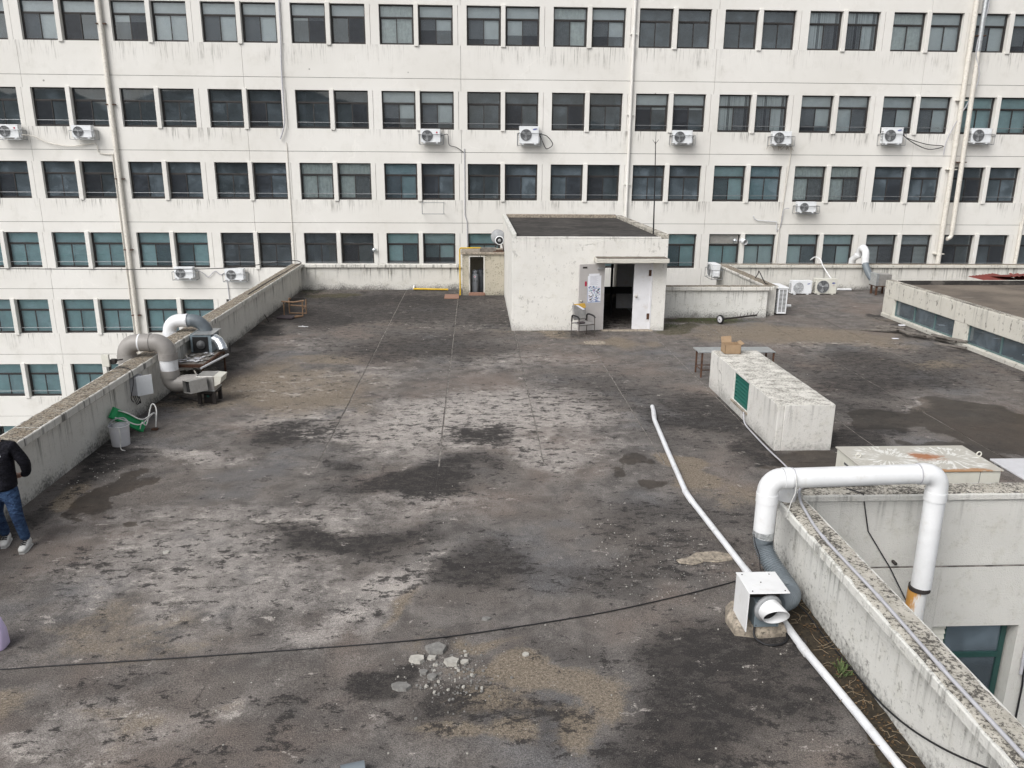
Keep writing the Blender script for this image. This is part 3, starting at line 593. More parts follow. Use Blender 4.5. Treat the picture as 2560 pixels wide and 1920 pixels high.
# window pieces, shared meshes; origin = lower left corner of the opening at the wall face
def fr(m, x0, x1, z0, z1, w, y0, y1): m.box(x0, x1, y0, y1, z0, z0+w); m.box(x0, x1, y0, y1, z1-w, z1); m.box(x0, x0+w, y0, y1, z0+w, z1-w); m.box(x1-w, x1, y0, y1, z0+w, z1-w)
TZ = WH-.44
wf = MB(); fr(wf, 0, WW, 0, WH, .045, .15, .22); wf.box(.045, WW-.045, .152, .215, TZ-.05, TZ)
wf_me = wf.mesh('window'); wf_me.materials.append(MAT['window_frame'])
def sash_mesh():
    m = MB(); fr(m, 0, .655, 0, TZ-.095, .035, 0, .025); return m.mesh('sash')
sash_me = sash_mesh(); sash_me.materials.append(MAT['window_frame'])
def quad(x0, x1, z0, z1, y, t=.006): return MB().poly([(x0, y, z0), (x1, y, z0), (x1, y, z1), (x0, y, z1)])
pane_t = quad(.045, WW-.045, TZ, WH-.045, .19).mesh('pane'); pane_s = quad(.035, .62, .035, TZ-.13, .008).mesh('pane'); screen_me = quad(.036, .619, .036, TZ-.131, -.004, .002).mesh('insect_screen')
screen_me.materials.append(MAT['insect_screen']); rail_me = MB().tube([(.0, .09, .245), (WW, .09, .245)], .011, 6).mesh('guard_rail'); rail_me.materials.append(MAT['rail_metal'])
pt = {}; ps = {}
for k in ('window_glass', 'teal_glass', 'dusty_sky_glass'):
    a = pane_t.copy(); a.materials.append(MAT[k]); pt[k] = a; b = pane_s.copy(); b.materials.append(MAT[k]); ps[k] = b
_bl = {}
def blind(frac, mt, y=.30):
    key = (round(frac, 2), mt)
    if key not in _bl:
        m = MB()
        if mt == 'curtain':
            n = 34; vs = []
            for i in range(n+1):
                x = .02+(WW-.04)*i/n; d = .02*math.sin(i*1.9)+.012*math.sin(i*.7); vs += [(x, y+d, WH*(1-frac)), (x, y+d*.6, WH-.01)]
            m._add(vs, [(2*i, 2*i+2, 2*i+3, 2*i+1) for i in range(n)], True)
        elif mt == 'vertical':
            for i in range(15):
                x = .04+i*.091+random.uniform(-.006, .006)
                a = random.choice((.1, .2, .3, .4, .5, 1.1)); m.box(-.05, .05, -.001, .001, WH*(1-frac)+.05, WH-.02, M=Matrix.Translation((x, y, 0)) @ Matrix.Rotation(a, 4, 'Z'))
        elif mt == 'slats':
            for i in range(int(frac*26)):
                m.box(.02, WW-.02, -.02, .02, -.002, .002, M=Matrix.Translation((0, y, WH-.04-i*.055)) @ Matrix.Rotation(.9, 4, 'X'))
        else: m.box(.01, WW-.01, y, y+.004, WH-WH*frac, WH-.005); m.tube([(.01, y, WH-WH*frac), (WW-.01, y, WH-WH*frac)], .012, 6)
        me = m.mesh('blind'); me.materials.append(MAT['curtain' if mt == 'curtain' else ('blind_white' if mt in ('vertical', 'slats') else mt)]); _bl[key] = me
    return _bl[key]
# state per window: w/t full white/teal roller blind, 0-9 = part drawn, d = open and dark, c = curtain, v = vertical strips, s = slats; then insect screen side l / r / -
ST = ['-- dl wl 3l 5r w- wl wl 4r dr c- 6l 8l 7r cl 7l d- d- d- d- vr vl c- w- wl 8l wl w-',
      'd- d- dl dl d- d- d- dl d- dr 7l 8l d- dl dr d- 4l 4l vr vl 8l wr 8l wl t- t- t- t-',
      'd- dl d- dl dl dl d- dl c- cr tl dl d- dl dr dl d- d- tl t- cr cr dr d- dr d- d- d-',
      't- t- t- t- tr tl d- d- d- dl 8r 7l t- t- tr t- tl tl t- w- wr wl sr sl dl dr d- d-',
      't- t- t- t- t- t- t- t- t- t-', 't- t- t- t- t- t- t- t-', 't- d- t- t-']
for r, row in enumerate(ST):
    z0 = ROWS[r][0]
    codes = row.split()
    for i, cd in enumerate(codes):
        p_, h_ = divmod(i, 2); x = P0+p_*PITCHX+h_*(WW+GAP)
        if h_ == 0:
            o = local('pier', pier_me, None, None, (P0+p_*PITCHX+2*WW+GAP, FY, z0)); o.parent = fb; o.matrix_parent_inverse = parent_inv(fb)
            o.scale.z = (ROWS[r][1]-z0)/WH
            f = local('mullion_fin', fin_me, None, None, (x+WW+GAP/2, FY, z0)); f.parent = fb; f.matrix_parent_inverse = parent_inv(fb)
        if cd == '--': cd = 'w-'
        w = local('window', wf_me, None, None, (x, FY, z0)); w.parent = fb; w.matrix_parent_inverse = parent_inv(fb)
        s_, sc_ = cd[0], cd[1]
        gk = 'teal_glass' if (r >= 3 and s_ in 'tw8') else ('dusty_sky_glass' if r == 2 and s_ in 'dt' and i % 3 else 'window_glass')
        local('pane', pt[gk], None, w)
        front = sc_ == 'l'
        a = local('sash', sash_me, None, w, (.045, .165 if front else .192, .047)); b = local('sash', sash_me, None, w, (WW-.70, .192 if front else .165, .047))
        for sash, nm in ((a, 'l'), (b, 'r')):
            q = local('pane', ps[gk], None, w, tuple(sash.location))
            if sc_ == nm: local('insect_screen', screen_me, None, w, (sash.location[0], .158, sash.location[2]))
        if r > 0: local('guard_rail', rail_me, None, w)
        if s_ == 'w': local('blind', blind(.985, 'blind_white'), None, w)
        elif s_ == 't': local('blind', blind(.985 if (i*7+r) % 5 else .93, 'blind_teal'), None, w)
        elif s_ == 'c': local('curtain', blind(.98, 'curtain'), None, w)
        elif s_ == 'v': local('blind', blind(.98, 'vertical'), None, w)
        elif s_ == 's': local('blind', blind(.9, 'slats'), None, w)
        elif s_.isdigit(): local('blind', blind(int(s_)/10, 'blind_white' if r < 3 else 'blind_teal'), None, w)
        elif s_ == 'd' and r == 0: local('blind', blind(.31, 'blind_white'), None, w) if i < 14 else None
inn = MB(); inn.box(-26, 29, 38.2, 38.3, -14, 14.4)
for z in [11.3, 8.3, 5.5, 2.6, -.25, -3.1, -5.95, -8.8]: inn.box(-26, 29, FY+.26, 38.2, z-.1, z)
for k in range(0, 14, 2): inn.box(P0+k*PITCHX-.3, P0+k*PITCHX-.2, FY+.26, 38.2, -14, 14.4)
inn.build('interior', 'interior', fb)
MB().box(-26, 29, 38.4, 48, -14, 14.45).build('rear_block', 'facade_paint', fb)
# ------------------------------------------------------------------ pipes and cables on the long building
def clips(m, pts_z, x, y, r):
    for z in pts_z: m.box(x-r*2.2, x+r*2.2, y-r*.4, FY-.001, z-.018, z+.018)
t = thing('downpipe', 'cream downpipe left of the second window pair from left, full height', 'pipe', (-14.62, 34.92, -14), 'downpipes on the long building')
MB().tube([(-14.60, 34.9, 14.4), (-14.60, 34.9, -13.9)], .085, 14).build('pipe', 'facade_pipe', t)
m = MB(); clips(m, [9.9, 6.9, 4.0, 1.1, -1.7], -14.6, 34.9, .085); m.split('clamp', 'rust', t)
MB().tube([(-14.80, 34.96, 5.0), (-14.78, 34.96, -13.9)], .022, 6).build('conduit', 'facade_pipe', t)
t = thing('downpipe', 'slim white downpipe rising from behind the stairhouse roof', 'pipe', (6.46, 34.9, -14), 'downpipes on the long building')
MB().tube([(6.46, 34.92, 14.4), (6.46, 34.92, -13.9)], .062, 12).build('pipe', 'facade_paint', t)
m = MB(); clips(m, [9.8, 6.7, 3.9, 1.2], 6.46, 34.92, .062); m.split('clamp', 'facade_paint', t)
t = thing('downpipe', 'straight cream downpipe at far right, left one of the two side by side', 'pipe', (20.42, 34.85, -14))
MB().tube([(20.42, 34.84, 14.4), (20.42, 34.84, -13.9)], .10, 14).build('pipe', 'facade_pipe', t)
m = MB()
for z in (9.0, 5.6, 2.2): m.tube([(20.42, 34.84, z-.09), (20.42, 34.84, z+.09)], .112, 14)
m.split('collar', 'facade_pipe', t); m = MB(); clips(m, [7.4, 4.6, 1.0], 20.42, 34.84, .1); m.split('clamp', 'facade_pipe', t)
t = thing('downpipe', 'patched silver topped downpipe at far right ending in an elbow', 'pipe', (20.78, 34.8, 1.4))
MB().tube([(20.74, 34.76, 14.4), (20.74, 34.76, 9.3)], .10, 14).build('metal_section', 'galvanised', t)
MB().tube([(20.74, 34.76, 9.3), (20.76, 34.76, 8.5)], .085, 14).build('rusty_section', 'facade_pipe', t)
MB().tube([(20.76, 34.76, 8.5), (20.80, 34.76, 2.05)], .10, 14).build('pipe', 'facade_pipe', t)
MB().tube([(20.80, 34.76, 2.05)]+arc((20.62, 34.76, 1.85), .18, 0, -PI/2, (1, 0, 0), (0, 0, 1), 8), .085, 14).build('elbow', 'facade_pipe', t)
m = MB(); clips(m, [9.9, 4.9], 20.76, 34.76, .095); m.split('clamp', 'rust', t)
t = thing('downpipe', 'thin cream pipe climbing the far right edge of the long building', 'pipe', (23.98, 34.9, -14))
MB().tube([(23.98, 34.9, 2.4), (23.98, 34.9, -13.9)], .075, 12).build('pipe', 'facade_pipe', t); MB().tube([(24.05, 34.9, 8), (24.0, 34.9, 2.4)], .03, 8).build('conduit', 'facade_pipe', t)
def cable(label, pts, r=.016, m='conduit_grey', name='cable', cat='cable', k=5, group=None, sides=6):
    o = MB().tube(smooth_path(pts, k) if k else pts, r, sides).build(name, m); return tag(o, label, cat, group)
cable('grey corrugated cable hanging between third and fourth window pairs of upper rows', [(-7.64, 34.95, 14), (-7.66, 34.93, 10.0), (-7.72, 34.93, 8.4), (-7.72, 34.9, 6.9), (-7.74, 34.88, 6.2), (-7.95, 34.9, 5.62)], .03)
cable('thin conduit dropping below the hanging corrugated cable to the lower rows', [(-7.75, 34.96, 5.5), (-7.72, 34.97, 5.35), (-7.72, 34.97, -4)], .014, 'facade_pipe', k=0)
cable('thin conduit down the pier above the gas bottle shed', [(-.42, 34.97, 5.3), (-.42, 34.97, 2.6), (-.33, 34.96, 2.3), (-.33, 34.97, -2)], .018, 'conduit_grey', k=0)
cable('cable from the small outdoor unit to the pier seam above the shed', [(-1.35, 34.7, 5.8), (-1.1, 34.85, 5.85), (-1.05, 34.9, 5.45), (-.75, 34.94, 5.35), (-.45, 34.96, 5.15)], .014, 'print_dark')
cable('looped black cables beside the tall outdoor unit left of the stairhouse', [(2.66, 34.7, 5.9), (3.0, 34.8, 5.82), (3.25, 34.85, 5.5), (3.0, 34.88, 5.32), (2.85, 34.86, 5.55), (2.7, 34.75, 5.85)], .016, 'black_cable')
cable('two black hoses sagging from the tall outdoor unit at right', [(18.0, 34.7, 6.0), (18.5, 34.8, 5.7), (19.3, 34.88, 5.42), (19.95, 34.9, 5.55), (19.2, 34.88, 5.62), (18.3, 34.8, 5.85), (18.05, 34.72, 6.0)], .018, 'black_cable')
cable('pale hose sagging between the two outdoor units at upper left', [(-18.2, 34.7, 5.7), (-17.8, 34.86, 5.66), (-17.3, 34.9, 5.42), (-16.5, 34.93, 5.28), (-15.8, 34.93, 5.35), (-15.4, 34.93, 5.38), (-15.3, 34.95, 5.02), (-14.75, 34.95, 4.98)], .02, 'facade_pipe')
cable('black service cable crossing the gap to the far left roof corner', [(-24, 33.7, .5), (-18.9, 33, .56), (-12.54, 32, .67), (-9.6, 31.6, .78), (-8.2, 31.4, .95), (-7.0, 31.2, 1.12), (-6.62, 31.1, 1.06), (-6.72, 30.5, 1.02), (-6.7, 29, 1.02), (-6.74, 26.5, 1.02), (-6.72, 24, 1.02)], .017, 'black_cable')
cable('grey pipe run under the second outdoor unit above the left parapet', [(-11.8, 34.75, .3), (-11.55, 34.9, .1), (-11.4, 34.93, -.05), (-11.1, 34.95, .2), (-10.9, 34.96, .05), (-10.65, 34.97, .0), (-10.6, 34.97, -1.2)], .016, 'conduit_grey')
cable('conduit with drip leg under the lower right outdoor unit', [(13.5, 34.8, 2.95), (13.3, 34.9, 2.85), (13.25, 34.96, 2.2), (13.1, 34.97, 1.95)], .016, 'conduit_grey')
cable('short rusty white pipe bracket fixed left of the lower right outdoor unit', [(12.0, 34.9, 2.62), (12.05, 34.92, 2.5), (12.2, 34.93, 2.42), (13.05, 34.94, 2.36), (13.06, 34.94, 2.05)], .02, 'white_pvc_dirty', 'pipe', 'pipe', 0)
cable('slim white drop pipe between the lower right unit and the lightwell', [(13.42, 34.96, 5.6), (13.2, 34.96, 2.0), (13.1, 34.96, -2)], .018, 'facade_pipe', k=0)
cable('grey hose coiling down between the paired far right downpipes', [(20.0, 34.9, 5.2), (20.1, 34.88, 6.0), (20.9, 34.7, 8.1), (20.6, 34.7, 9.4), (20.85, 34.7, 11), (20.7, 34.7, 13)], .02, 'conduit_grey')
# ------------------------------------------------------------------ outdoor air conditioning units
def ring(m, c, R, r, n=20, ax='y'):
    pts = [(c[0]+R*math.cos(2*PI*k/n), c[1], c[2]+R*math.sin(2*PI*k/n)) for k in range(n)]
    m.tube(pts, r, 5, closed=True)
def ac_unit(name, label, loc, w=.80, h=.54, d=.29, rz=0., logo='LG', body='ac_white', bracket=True, group=None, fan='dark', cat='air conditioner'):
    """origin: middle of the bottom front edge; front faces -Y"""
    t = thing(name, label, cat, loc, group, rz)
    loc_ = lambda n_, m_, mt, par=t: local(n_, m_.mesh(n_), mt, par)
    m = MB(); m.box(-w/2, w/2, 0, d, .035, h, .014); m.box(-w/2-.006, w/2+.006, -.006, d+.006, h-.03, h+.006, .008)
    for sx in (-1, 1): m.box(sx*w*.32-.04, sx*w*.32+.04, .0, d, 0, .035)
    casing = loc_('casing', m, body)
    R = min(h*.40, w*.29); cx = -w*.16; cz = h*.52
    m = MB(); m.lathe([(0, 0), (R, 0), (R, -.012), (R*.96, -.012)], (cx, 0, cz), 28, Matrix.Rotation(PI/2, 3, 'X')); m.lathe([(R*.999, .0), (.001, .0)], (cx, -.004, cz), 28, Matrix.Rotation(PI/2, 3, 'X'))
    fo = loc_('fan_opening', m, 'ac_grille' if fan != 'light' else 'fan_grey')
    m = MB()
    for q in (.98, .82, .66, .5, .34, .2): ring(m, (cx, -.014, cz), R*q, .0045 if q < .95 else .009, 24)
    for k in range(8): a = k*PI/4; m.tube([(cx+R*.12*math.cos(a), -.014, cz+R*.12*math.sin(a)), (cx+R*.98*math.cos(a), -.014, cz+R*.98*math.sin(a))], .004, 4)
    local('grille', m.mesh('grille'), 'fan_grey' if fan != 'light' else 'ac_white', fo)
    m = MB()
    for k in range(3):
        a = k*2*PI/3+.4; pts = [Vector((cx, -.007, cz))+Vector((math.cos(a+b)*R*q, 0, math.sin(a+b)*R*q)) for q, b in ((.15, -.3), (.85, -.42), (.9, .15), (.6, .45), (.15, .5))]
        m.prism(pts, (0, -.003, 0))
    m.lathe([(R*.17, 0), (R*.17, .012), (0, .014)], (cx, -.008, cz), 16, Matrix.Rotation(PI/2, 3, 'X'))
    local('fan_blade', m.mesh('fan_blade'), 'fan_grey' if fan != 'light' else 'galvanised', fo)
    lx = w*.33
    if logo == 'LG':
        o = local('lettering', text_mesh('LG', .085), 'print_dark', t, (lx, -.002, h*.62), (PI/2, 0, 0))
    elif logo == 'LGr':
        m = MB().lathe([(.035, 0), (0, 0)], (0, 0, 0), 16, Matrix.Rotation(PI/2, 3, 'X')); local('emblem', m.mesh('emblem'), 'logo_red', t, (lx, -.004, h*.76))
        local('lettering', text_mesh('LG', .07), 'print_dark', t, (lx, -.002, h*.62), (PI/2, 0, 0))
    elif logo == 'oval':
        m = MB().lathe([(.085, 0), (0, 0)], (0, 0, 0), 24, Matrix.Rotation(PI/2, 3, 'X')); e = local('emblem', m.mesh('emblem'), 'logo_blue', t, (lx-.02, -.004, h*.84), (0, -.16, 0)); e.scale = (1.15, 1, .36)
        local('lettering', text_mesh('SAMSUNG', .03), 'ac_white', t, (lx-.02, -.006, h*.84), (PI/2, -.0, 0))
    elif logo == 'smalloval':
        m = MB().lathe([(.05, 0), (0, 0)], (0, 0, 0), 24, Matrix.Rotation(PI/2, 3, 'X')); e = local('emblem', m.mesh('emblem'), 'logo_blue', t, (lx, -.004, h*.80), (0, -.2, 0)); e.scale = (1.2, 1, .32)
    elif logo == 'carrier':
        m = MB().lathe([(.062, 0), (0, 0)], (0, 0, 0), 24, Matrix.Rotation(PI/2, 3, 'X')); e = local('emblem', m.mesh('emblem'), 'logo_blue', t, (lx, -.004, h*.74)); e.scale = (1.1, 1, .48)
        local('lettering', text_mesh('Carrier', .035), 'ac_white', t, (lx, -.007, h*.74), (PI/2, 0, 0)); local('lettering', text_mesh('INVERTER', .022), 'logo_red', t, (lx, -.004, h*.58), (PI/2, 0, 0))
    if bracket:
        m = MB(); x0, x1 = -w/2-.07, w/2+.12; y0, y1 = -.06, .36
        for z in (-.03, h*.62):
            for a, b in (((x0, y0), (x1, y0)), ((x0, y0), (x0, y1)), ((x1, y0), (x1, y1)), ((x0, .16), (x1, .16)) if z < 0 else ((x0, y1), (x1, y1))): m.tube([(a[0], a[1], z), (b[0], b[1], z)], .013, 5)
        for x in (x0, x1):
            for y in (y0, y1): m.tube([(x, y, -.03), (x, y, h*.62)], .011, 5)
        loc_('bracket', m, 'rail_metal')
    # side louvres and valve cover
    m = MB()
    for k in range(7): m.box(-w/2-.004, -w/2, .05, d-.05, h*.2+k*h*.09, h*.2+k*h*.09+h*.035)
    loc_('side_grille', m, 'ac_grille')
    MB_ = MB().box(w/2, w/2+.045, .06, d-.06, .07, h*.42, .01); loc_('valve_cover', MB_, body)
    return t
YB = 34.62
G = 'outdoor units on the long building'
ac_unit('outdoor_unit', 'outdoor unit cut by the left photo edge, with red round emblem', (-18.63, YB, 5.55), logo='LGr', group=G)
ac_unit('outdoor_unit', 'outdoor unit on bracket just left of the upper left downpipe', (-15.76, YB, 5.58), .78, .50, logo=None, group=G)
ac_unit('outdoor_unit', 'outdoor unit with red emblem under the window, above the gas bottle shed', (-1.80, YB, 5.50), .80, .56, logo='LGr', group=G)
ac_unit('outdoor_unit', 'tall outdoor unit with blue oval, left of the whip antenna', (2.25, YB, 5.48), .80, .72, logo='oval', group=G)
ac_unit('outdoor_unit', 'outdoor unit with black letters just right of the whip antenna', (8.64, YB, 5.54), .80, .55, logo='LG', group=G)
ac_unit('outdoor_unit', 'outdoor unit with black letters and twigs under its bracket', (12.83, YB, 5.54), .80, .55, logo='LG', group=G)
ac_unit('outdoor_unit', 'tall outdoor unit with blue oval at right, hoses sagging from it', (17.56, YB, 5.60), .82, .68, logo='oval', group=G)
ac_unit('outdoor_unit', 'outdoor unit behind the far right twin downpipes', (21.36, YB, 5.66), .85, .62, logo=None, group=G)
ac_unit('outdoor_unit', 'lone outdoor unit one floor lower than the others at right', (14.20, YB, 2.76), .80, .46, logo=None, group=G)
ac_unit('outdoor_unit', 'left one of the two low outdoor units above the left parapet', (-12.31, YB, -.10), .78, .50, logo=None, group=G)
ac_unit('outdoor_unit', 'right one of the two low outdoor units above the left parapet', (-10.21, YB, -.17), .78, .50, logo='LG', group=G)
m = MB()
for k in range(22):
    a = random.uniform(-.5, .5); m.tube([(12.83+a, 34.7+random.uniform(0, .2), 5.5+random.uniform(-.02, .05)), (12.83+a+random.uniform(-.2, .2), 34.7+random.uniform(0, .2), 5.42+random.uniform(-.12, .1))], .006, 4)
tag(m.build('twigs', 'twig'), 'bird nest twigs under the outdoor unit with black letters', 'twigs')
m = MB()
for z in (2.66, 3.12):
    for a, b in (((-2.2, 34.6), (-1.3, 34.6)), ((-2.2, 34.6), (-2.2, 34.98)), ((-1.3, 34.6), (-1.3, 34.98))): m.tube([(a[0], a[1], z), (b[0], b[1], z)], .014, 5)
for x in (-2.2, -1.3): m.tube([(x, 34.6, 2.66), (x, 34.6, 3.12)], .014, 5)
tag(m.build('empty_bracket', 'rail_metal'), 'empty wire bracket without unit, below window left of the stairhouse', 'bracket')
# unit hanging in the notch, seen side-on
ac_unit('outdoor_unit', 'outdoor unit hung inside the roof notch right of the stairhouse, seen side-on', (9.10, 30.9, .55), .75, .52, rz=-PI/2, logo=None)
# round vents poking out of a window on the long building
t = thing('window_vent', 'white round vent pipe and bulb in a window right of the stairhouse', 'vent', (11.3, 34.9, 1.5))
MB().pipe([(11.62, 35.1, 1.56), (11.68, 34.7, 1.5)], .11, 18).build('vent_pipe', 'white_pvc', t); MB().lathe([(0, -.1), (.07, -.07), (.1, 0), (.07, .07), (0, .1)], (11.28, 34.92, 1.55), 16).build('bulb', 'bright_metal', t); MB().box(10.25, 11.5, 35.165, 35.17, 1.4, 1.76).build('backing_board', 'stainless', t)
t = thing('window_vent', 'small dome vent beside a window left of the gas bottle shed', 'vent', (-4.35, 34.9, 1.1)); MB().lathe([(0, -.1), (.07, -.07), (.1, 0), (.07, .07), (0, .1)], (-4.3, 34.9, 1.12), 16).build('dome', 'bright_metal', t)

# ------------------------------------------------------------------ stairhouse
X0, X1, Y0, Y1, ZT = 1.08, 5.65, 23.55, 31.5, 2.72
sh = thing('stairhouse', 'white stucco stairhouse with flat dark roof and open door', 'stairhouse', (3.4, 27.5, 0))
m = MB(); T = .2
m.box(X0, 3.77, Y0, Y0+T, -.1, ZT, .006); m.box(5.21, X1, Y0, Y0+T, -.1, ZT, .006); m.box(3.77, 5.21, Y0, Y0+T, 2.02, ZT)
m.box(X0, X0+T, Y0+T, Y1, -14, ZT, .006); m.box(X1-T, X1, Y0+T, Y1, -14, ZT, .006)
m.box(X0+T, 4.95, Y1-T, Y1, -14, ZT); m.box(4.95, X1-T, Y1-T, Y1, -14, .04); m.box(4.95, X1-T, Y1-T, Y1, 2.2, ZT)
m.build('wall', 'stair_stucco', sh)
MB().box(X0+T, X1-T, Y0+T, Y1-T, -.1, -.02).build('inner_floor', 'interior', sh)
MB().box(4.84, 5.44, 27.2, 27.3, 0, 2.5).build('inner_wall', 'door_white', sh); MB().box(X0+T, 3.6, 26, 26.1, 0, 2.5).build('inner_wall', 'interior', sh)
MB().box(3.6, 5.1, 25.9, 25.98, .72, .94).box(4.40, 4.47, 25.9, 25.98, 0, 2.4).box(3.6, 5.1, 25.9, 25.98, 2.3, 2.45).build('inner_frame', 'dark_inside', sh)
rf = MB().box(X0+.01, X1-.01, Y0+.01, Y1-.01, ZT, ZT+.04).build('roof', 'roof_felt', sh)
MB().box(X0-.005, X0+.12, Y0-.005, Y1, ZT+.001, ZT+.15, .01).build('kerb', 'parapet_algae', rf); MB().box(X0+.12, X1-.2, Y0-.005, Y0+.06, ZT+.001, ZT+.055, .01).build('kerb', 'stair_stucco', rf)
MB().box(X1-.24, X1+.005, Y0-.005, Y1, ZT+.001, ZT+.13, .01).build('kerb', 'coping_speckled', rf); MB().box(X0+.12, X1-.24, Y1-.2, Y1, ZT+.001, ZT+.16, .01).build('kerb', 'plinth_concrete', rf)
cp = MB().box(3.47, 5.58, 23.0, Y0, 2.08, 2.20, .008).build('canopy', 'canopy_paint', sh)
m = MB(); vs = []
for i in range(25):
    for r in range(5): vs.append((3.5+2.05*i/24, 23.03+.5*r/4, 2.204+random.uniform(0, .008)))
m._add(vs, [(i*5+r, i*5+r+1, (i+1)*5+r+1, (i+1)*5+r) for i in range(24) for r in range(4)], True); m.build('canopy_screed', 'brown_roof', cp)
dr = MB().box(0, .80, -.045, 0, .03, 2.0, .004, M=Matrix.Translation((3.80, Y0-.02, 0)) @ Matrix.Rotation(PI+.28, 4, 'Z')).build('door', 'door_grey', sh)
DM = Matrix.Translation((3.80, Y0-.02, 0)) @ Matrix.Rotation(PI+.28, 4, 'Z')
def on_door(name, m, mt): return m.build(name, mt, dr)
on_door('knob', MB().lathe([(.035, 0), (.035, .01), (.018, .02), (.018, .05), (.036, .07), (.03, .09), (0, .095)], DM @ Vector((.74, .0, .93)), 16, (DM @ Matrix.Rotation(-PI/2, 4, 'X')).to_3x3()), 'steel_knob')
on_door('closer', MB().box(.04, .24, .002, .05, 1.84, 1.90, .006, M=DM), 'galvanised'); on_door('vent_slot', MB().box(.56, .70, .001, .006, 1.88, 1.93, M=DM), 'dark_steel')
po = MB().box(.10, .53, .002, .004, .86, 1.66, M=DM).build('poster', 'paper', dr)
rdp = random.Random(3)
for mt_, n_ in (('print_blue', 60), ('print_dark', 40), ('print_pink', 26), ('print_teal', 26)):
    m = MB()
    for _ in range(n_):
        a_, b_ = rdp.uniform(.115, .47), rdp.uniform(.88, 1.36); w_, h_ = rdp.uniform(.015, .06), rdp.choice((.008, .010, .016, .026)); m.box(a_, min(.52, a_+w_), .004, .0055, b_, b_+h_, M=DM)
    if mt_ == 'print_blue': m.box(.105, .52, .004, .0056, .872, .895, M=DM); m.box(.515, .526, .004, .0056, .9, 1.3, M=DM)
    kind(m.build('print', mt_, po), 'stuff')
no = MB().box(.16, .50, .006, .008, 1.36, 1.72, M=DM).build('notice', 'paper', dr); m = MB()
for k in range(9): m.box(.20+.05*(k % 2), .46, .008, .0085, 1.40+k*.03, 1.407+k*.03, M=DM)
kind(m.build('print', 'print_grey', no), 'stuff'); MB().box(.56, .62, .002, .005, 1.36, 1.50, M=DM).build('sticker', 'logo_red', dr)
d2 = MB().box(4.69, 5.20, Y0+.03, Y0+.075, .03, 2.0, .004).build('door', 'door_white', sh)
MB().lathe([(.035, 0), (.018, .02), (.018, .05), (.036, .07), (.03, .09), (0, .095)], (4.77, Y0+.03, 1.03), 16, Matrix.Rotation(PI/2, 3, 'X')).build('knob', 'steel_knob', d2)
for z in (.42, 1.72): MB().box(5.12, 5.22, Y0+.012, Y0+.03, z-.09, z+.09, .004).build('hinge', 'rust', d2)
fm = MB(); fm.box(3.77, 3.81, Y0-.012, Y0+.12, 0, 2.02); fm.box(5.2, 5.235, Y0-.012, Y0+.12, 0, 2.0); fm.box(3.81, 5.2, Y0+.0, Y0+.12, 1.99, 2.02); fm.build('door_frame', 'door_white', sh); MB().box(3.75, 5.3, 23.40, 23.60, -.02, .028, .01).build('threshold', 'plinth_concrete', sh)
# antenna on the stairhouse
t = thing('whip_antenna', 'thin black whip antenna on the right corner of the stairhouse roof', 'antenna', (5.33, 24.2, 2.85))
MB().tube([(5.33, 24.2, 2.8), (5.29, 24.2, 4.4), (5.25, 24.2, 5.45)], [.022, .015, .012], 6).build('mast', 'black_cable', t)
m = MB(); m.tube([(5.25, 24.2, 5.4), (5.25, 24.2, 5.78)], .007, 5)
for a in range(3): m.tube([(5.25, 24.2, 5.38), (5.25+.10*math.cos(a*2.1+.3), 24.2+.10*math.sin(a*2.1+.3), 5.5)], .006, 5)
m.build('spikes', 'black_cable', t)

# ------------------------------------------------------------------ gas bottle shed
sd_ = thing('gas_shed', 'small stained concrete shed with open doorway holding gas cylinders', 'shed', (.35, 30.6, 0))
m = MB(); m.box(-.47, -.21, 29.9, 31.2, -.05, 1.52, .008); m.box(.33, 1.07, 29.9, 30.05, -.05, 1.52, .008); m.box(-.21, .33, 29.9, 30.05, 1.46, 1.52); m.box(-.21, 1.07, 31.05, 31.2, -.05, 1.52); m.box(.93, 1.07, 30.05, 31.05, -.05, 1.52)
m.build('wall', 'shed_roughcast', sd_)
m = MB(); m.box(-.235, -.19, 29.885, 29.95, .1, 1.47); m.box(.31, .355, 29.885, 29.95, .1, 1.47); m.box(-.19, .31, 29.885, 29.95, 1.43, 1.47); m.build('door_frame', 'parapet_paint', sd_)
MB().box(-.24, .36, 29.84, 29.95, -.02, .11, .012).build('sill', 'terracotta', sd_)
MB().box(-.52, 1.075, 29.83, 31.3, 1.52, 1.60, .01).build('roof', 'plinth_concrete', sd_)
MB().box(.18, .78, 30.0, 30.12, 1.602, 1.76, .008).build('brick_kerb', 'old_wood', sd_)
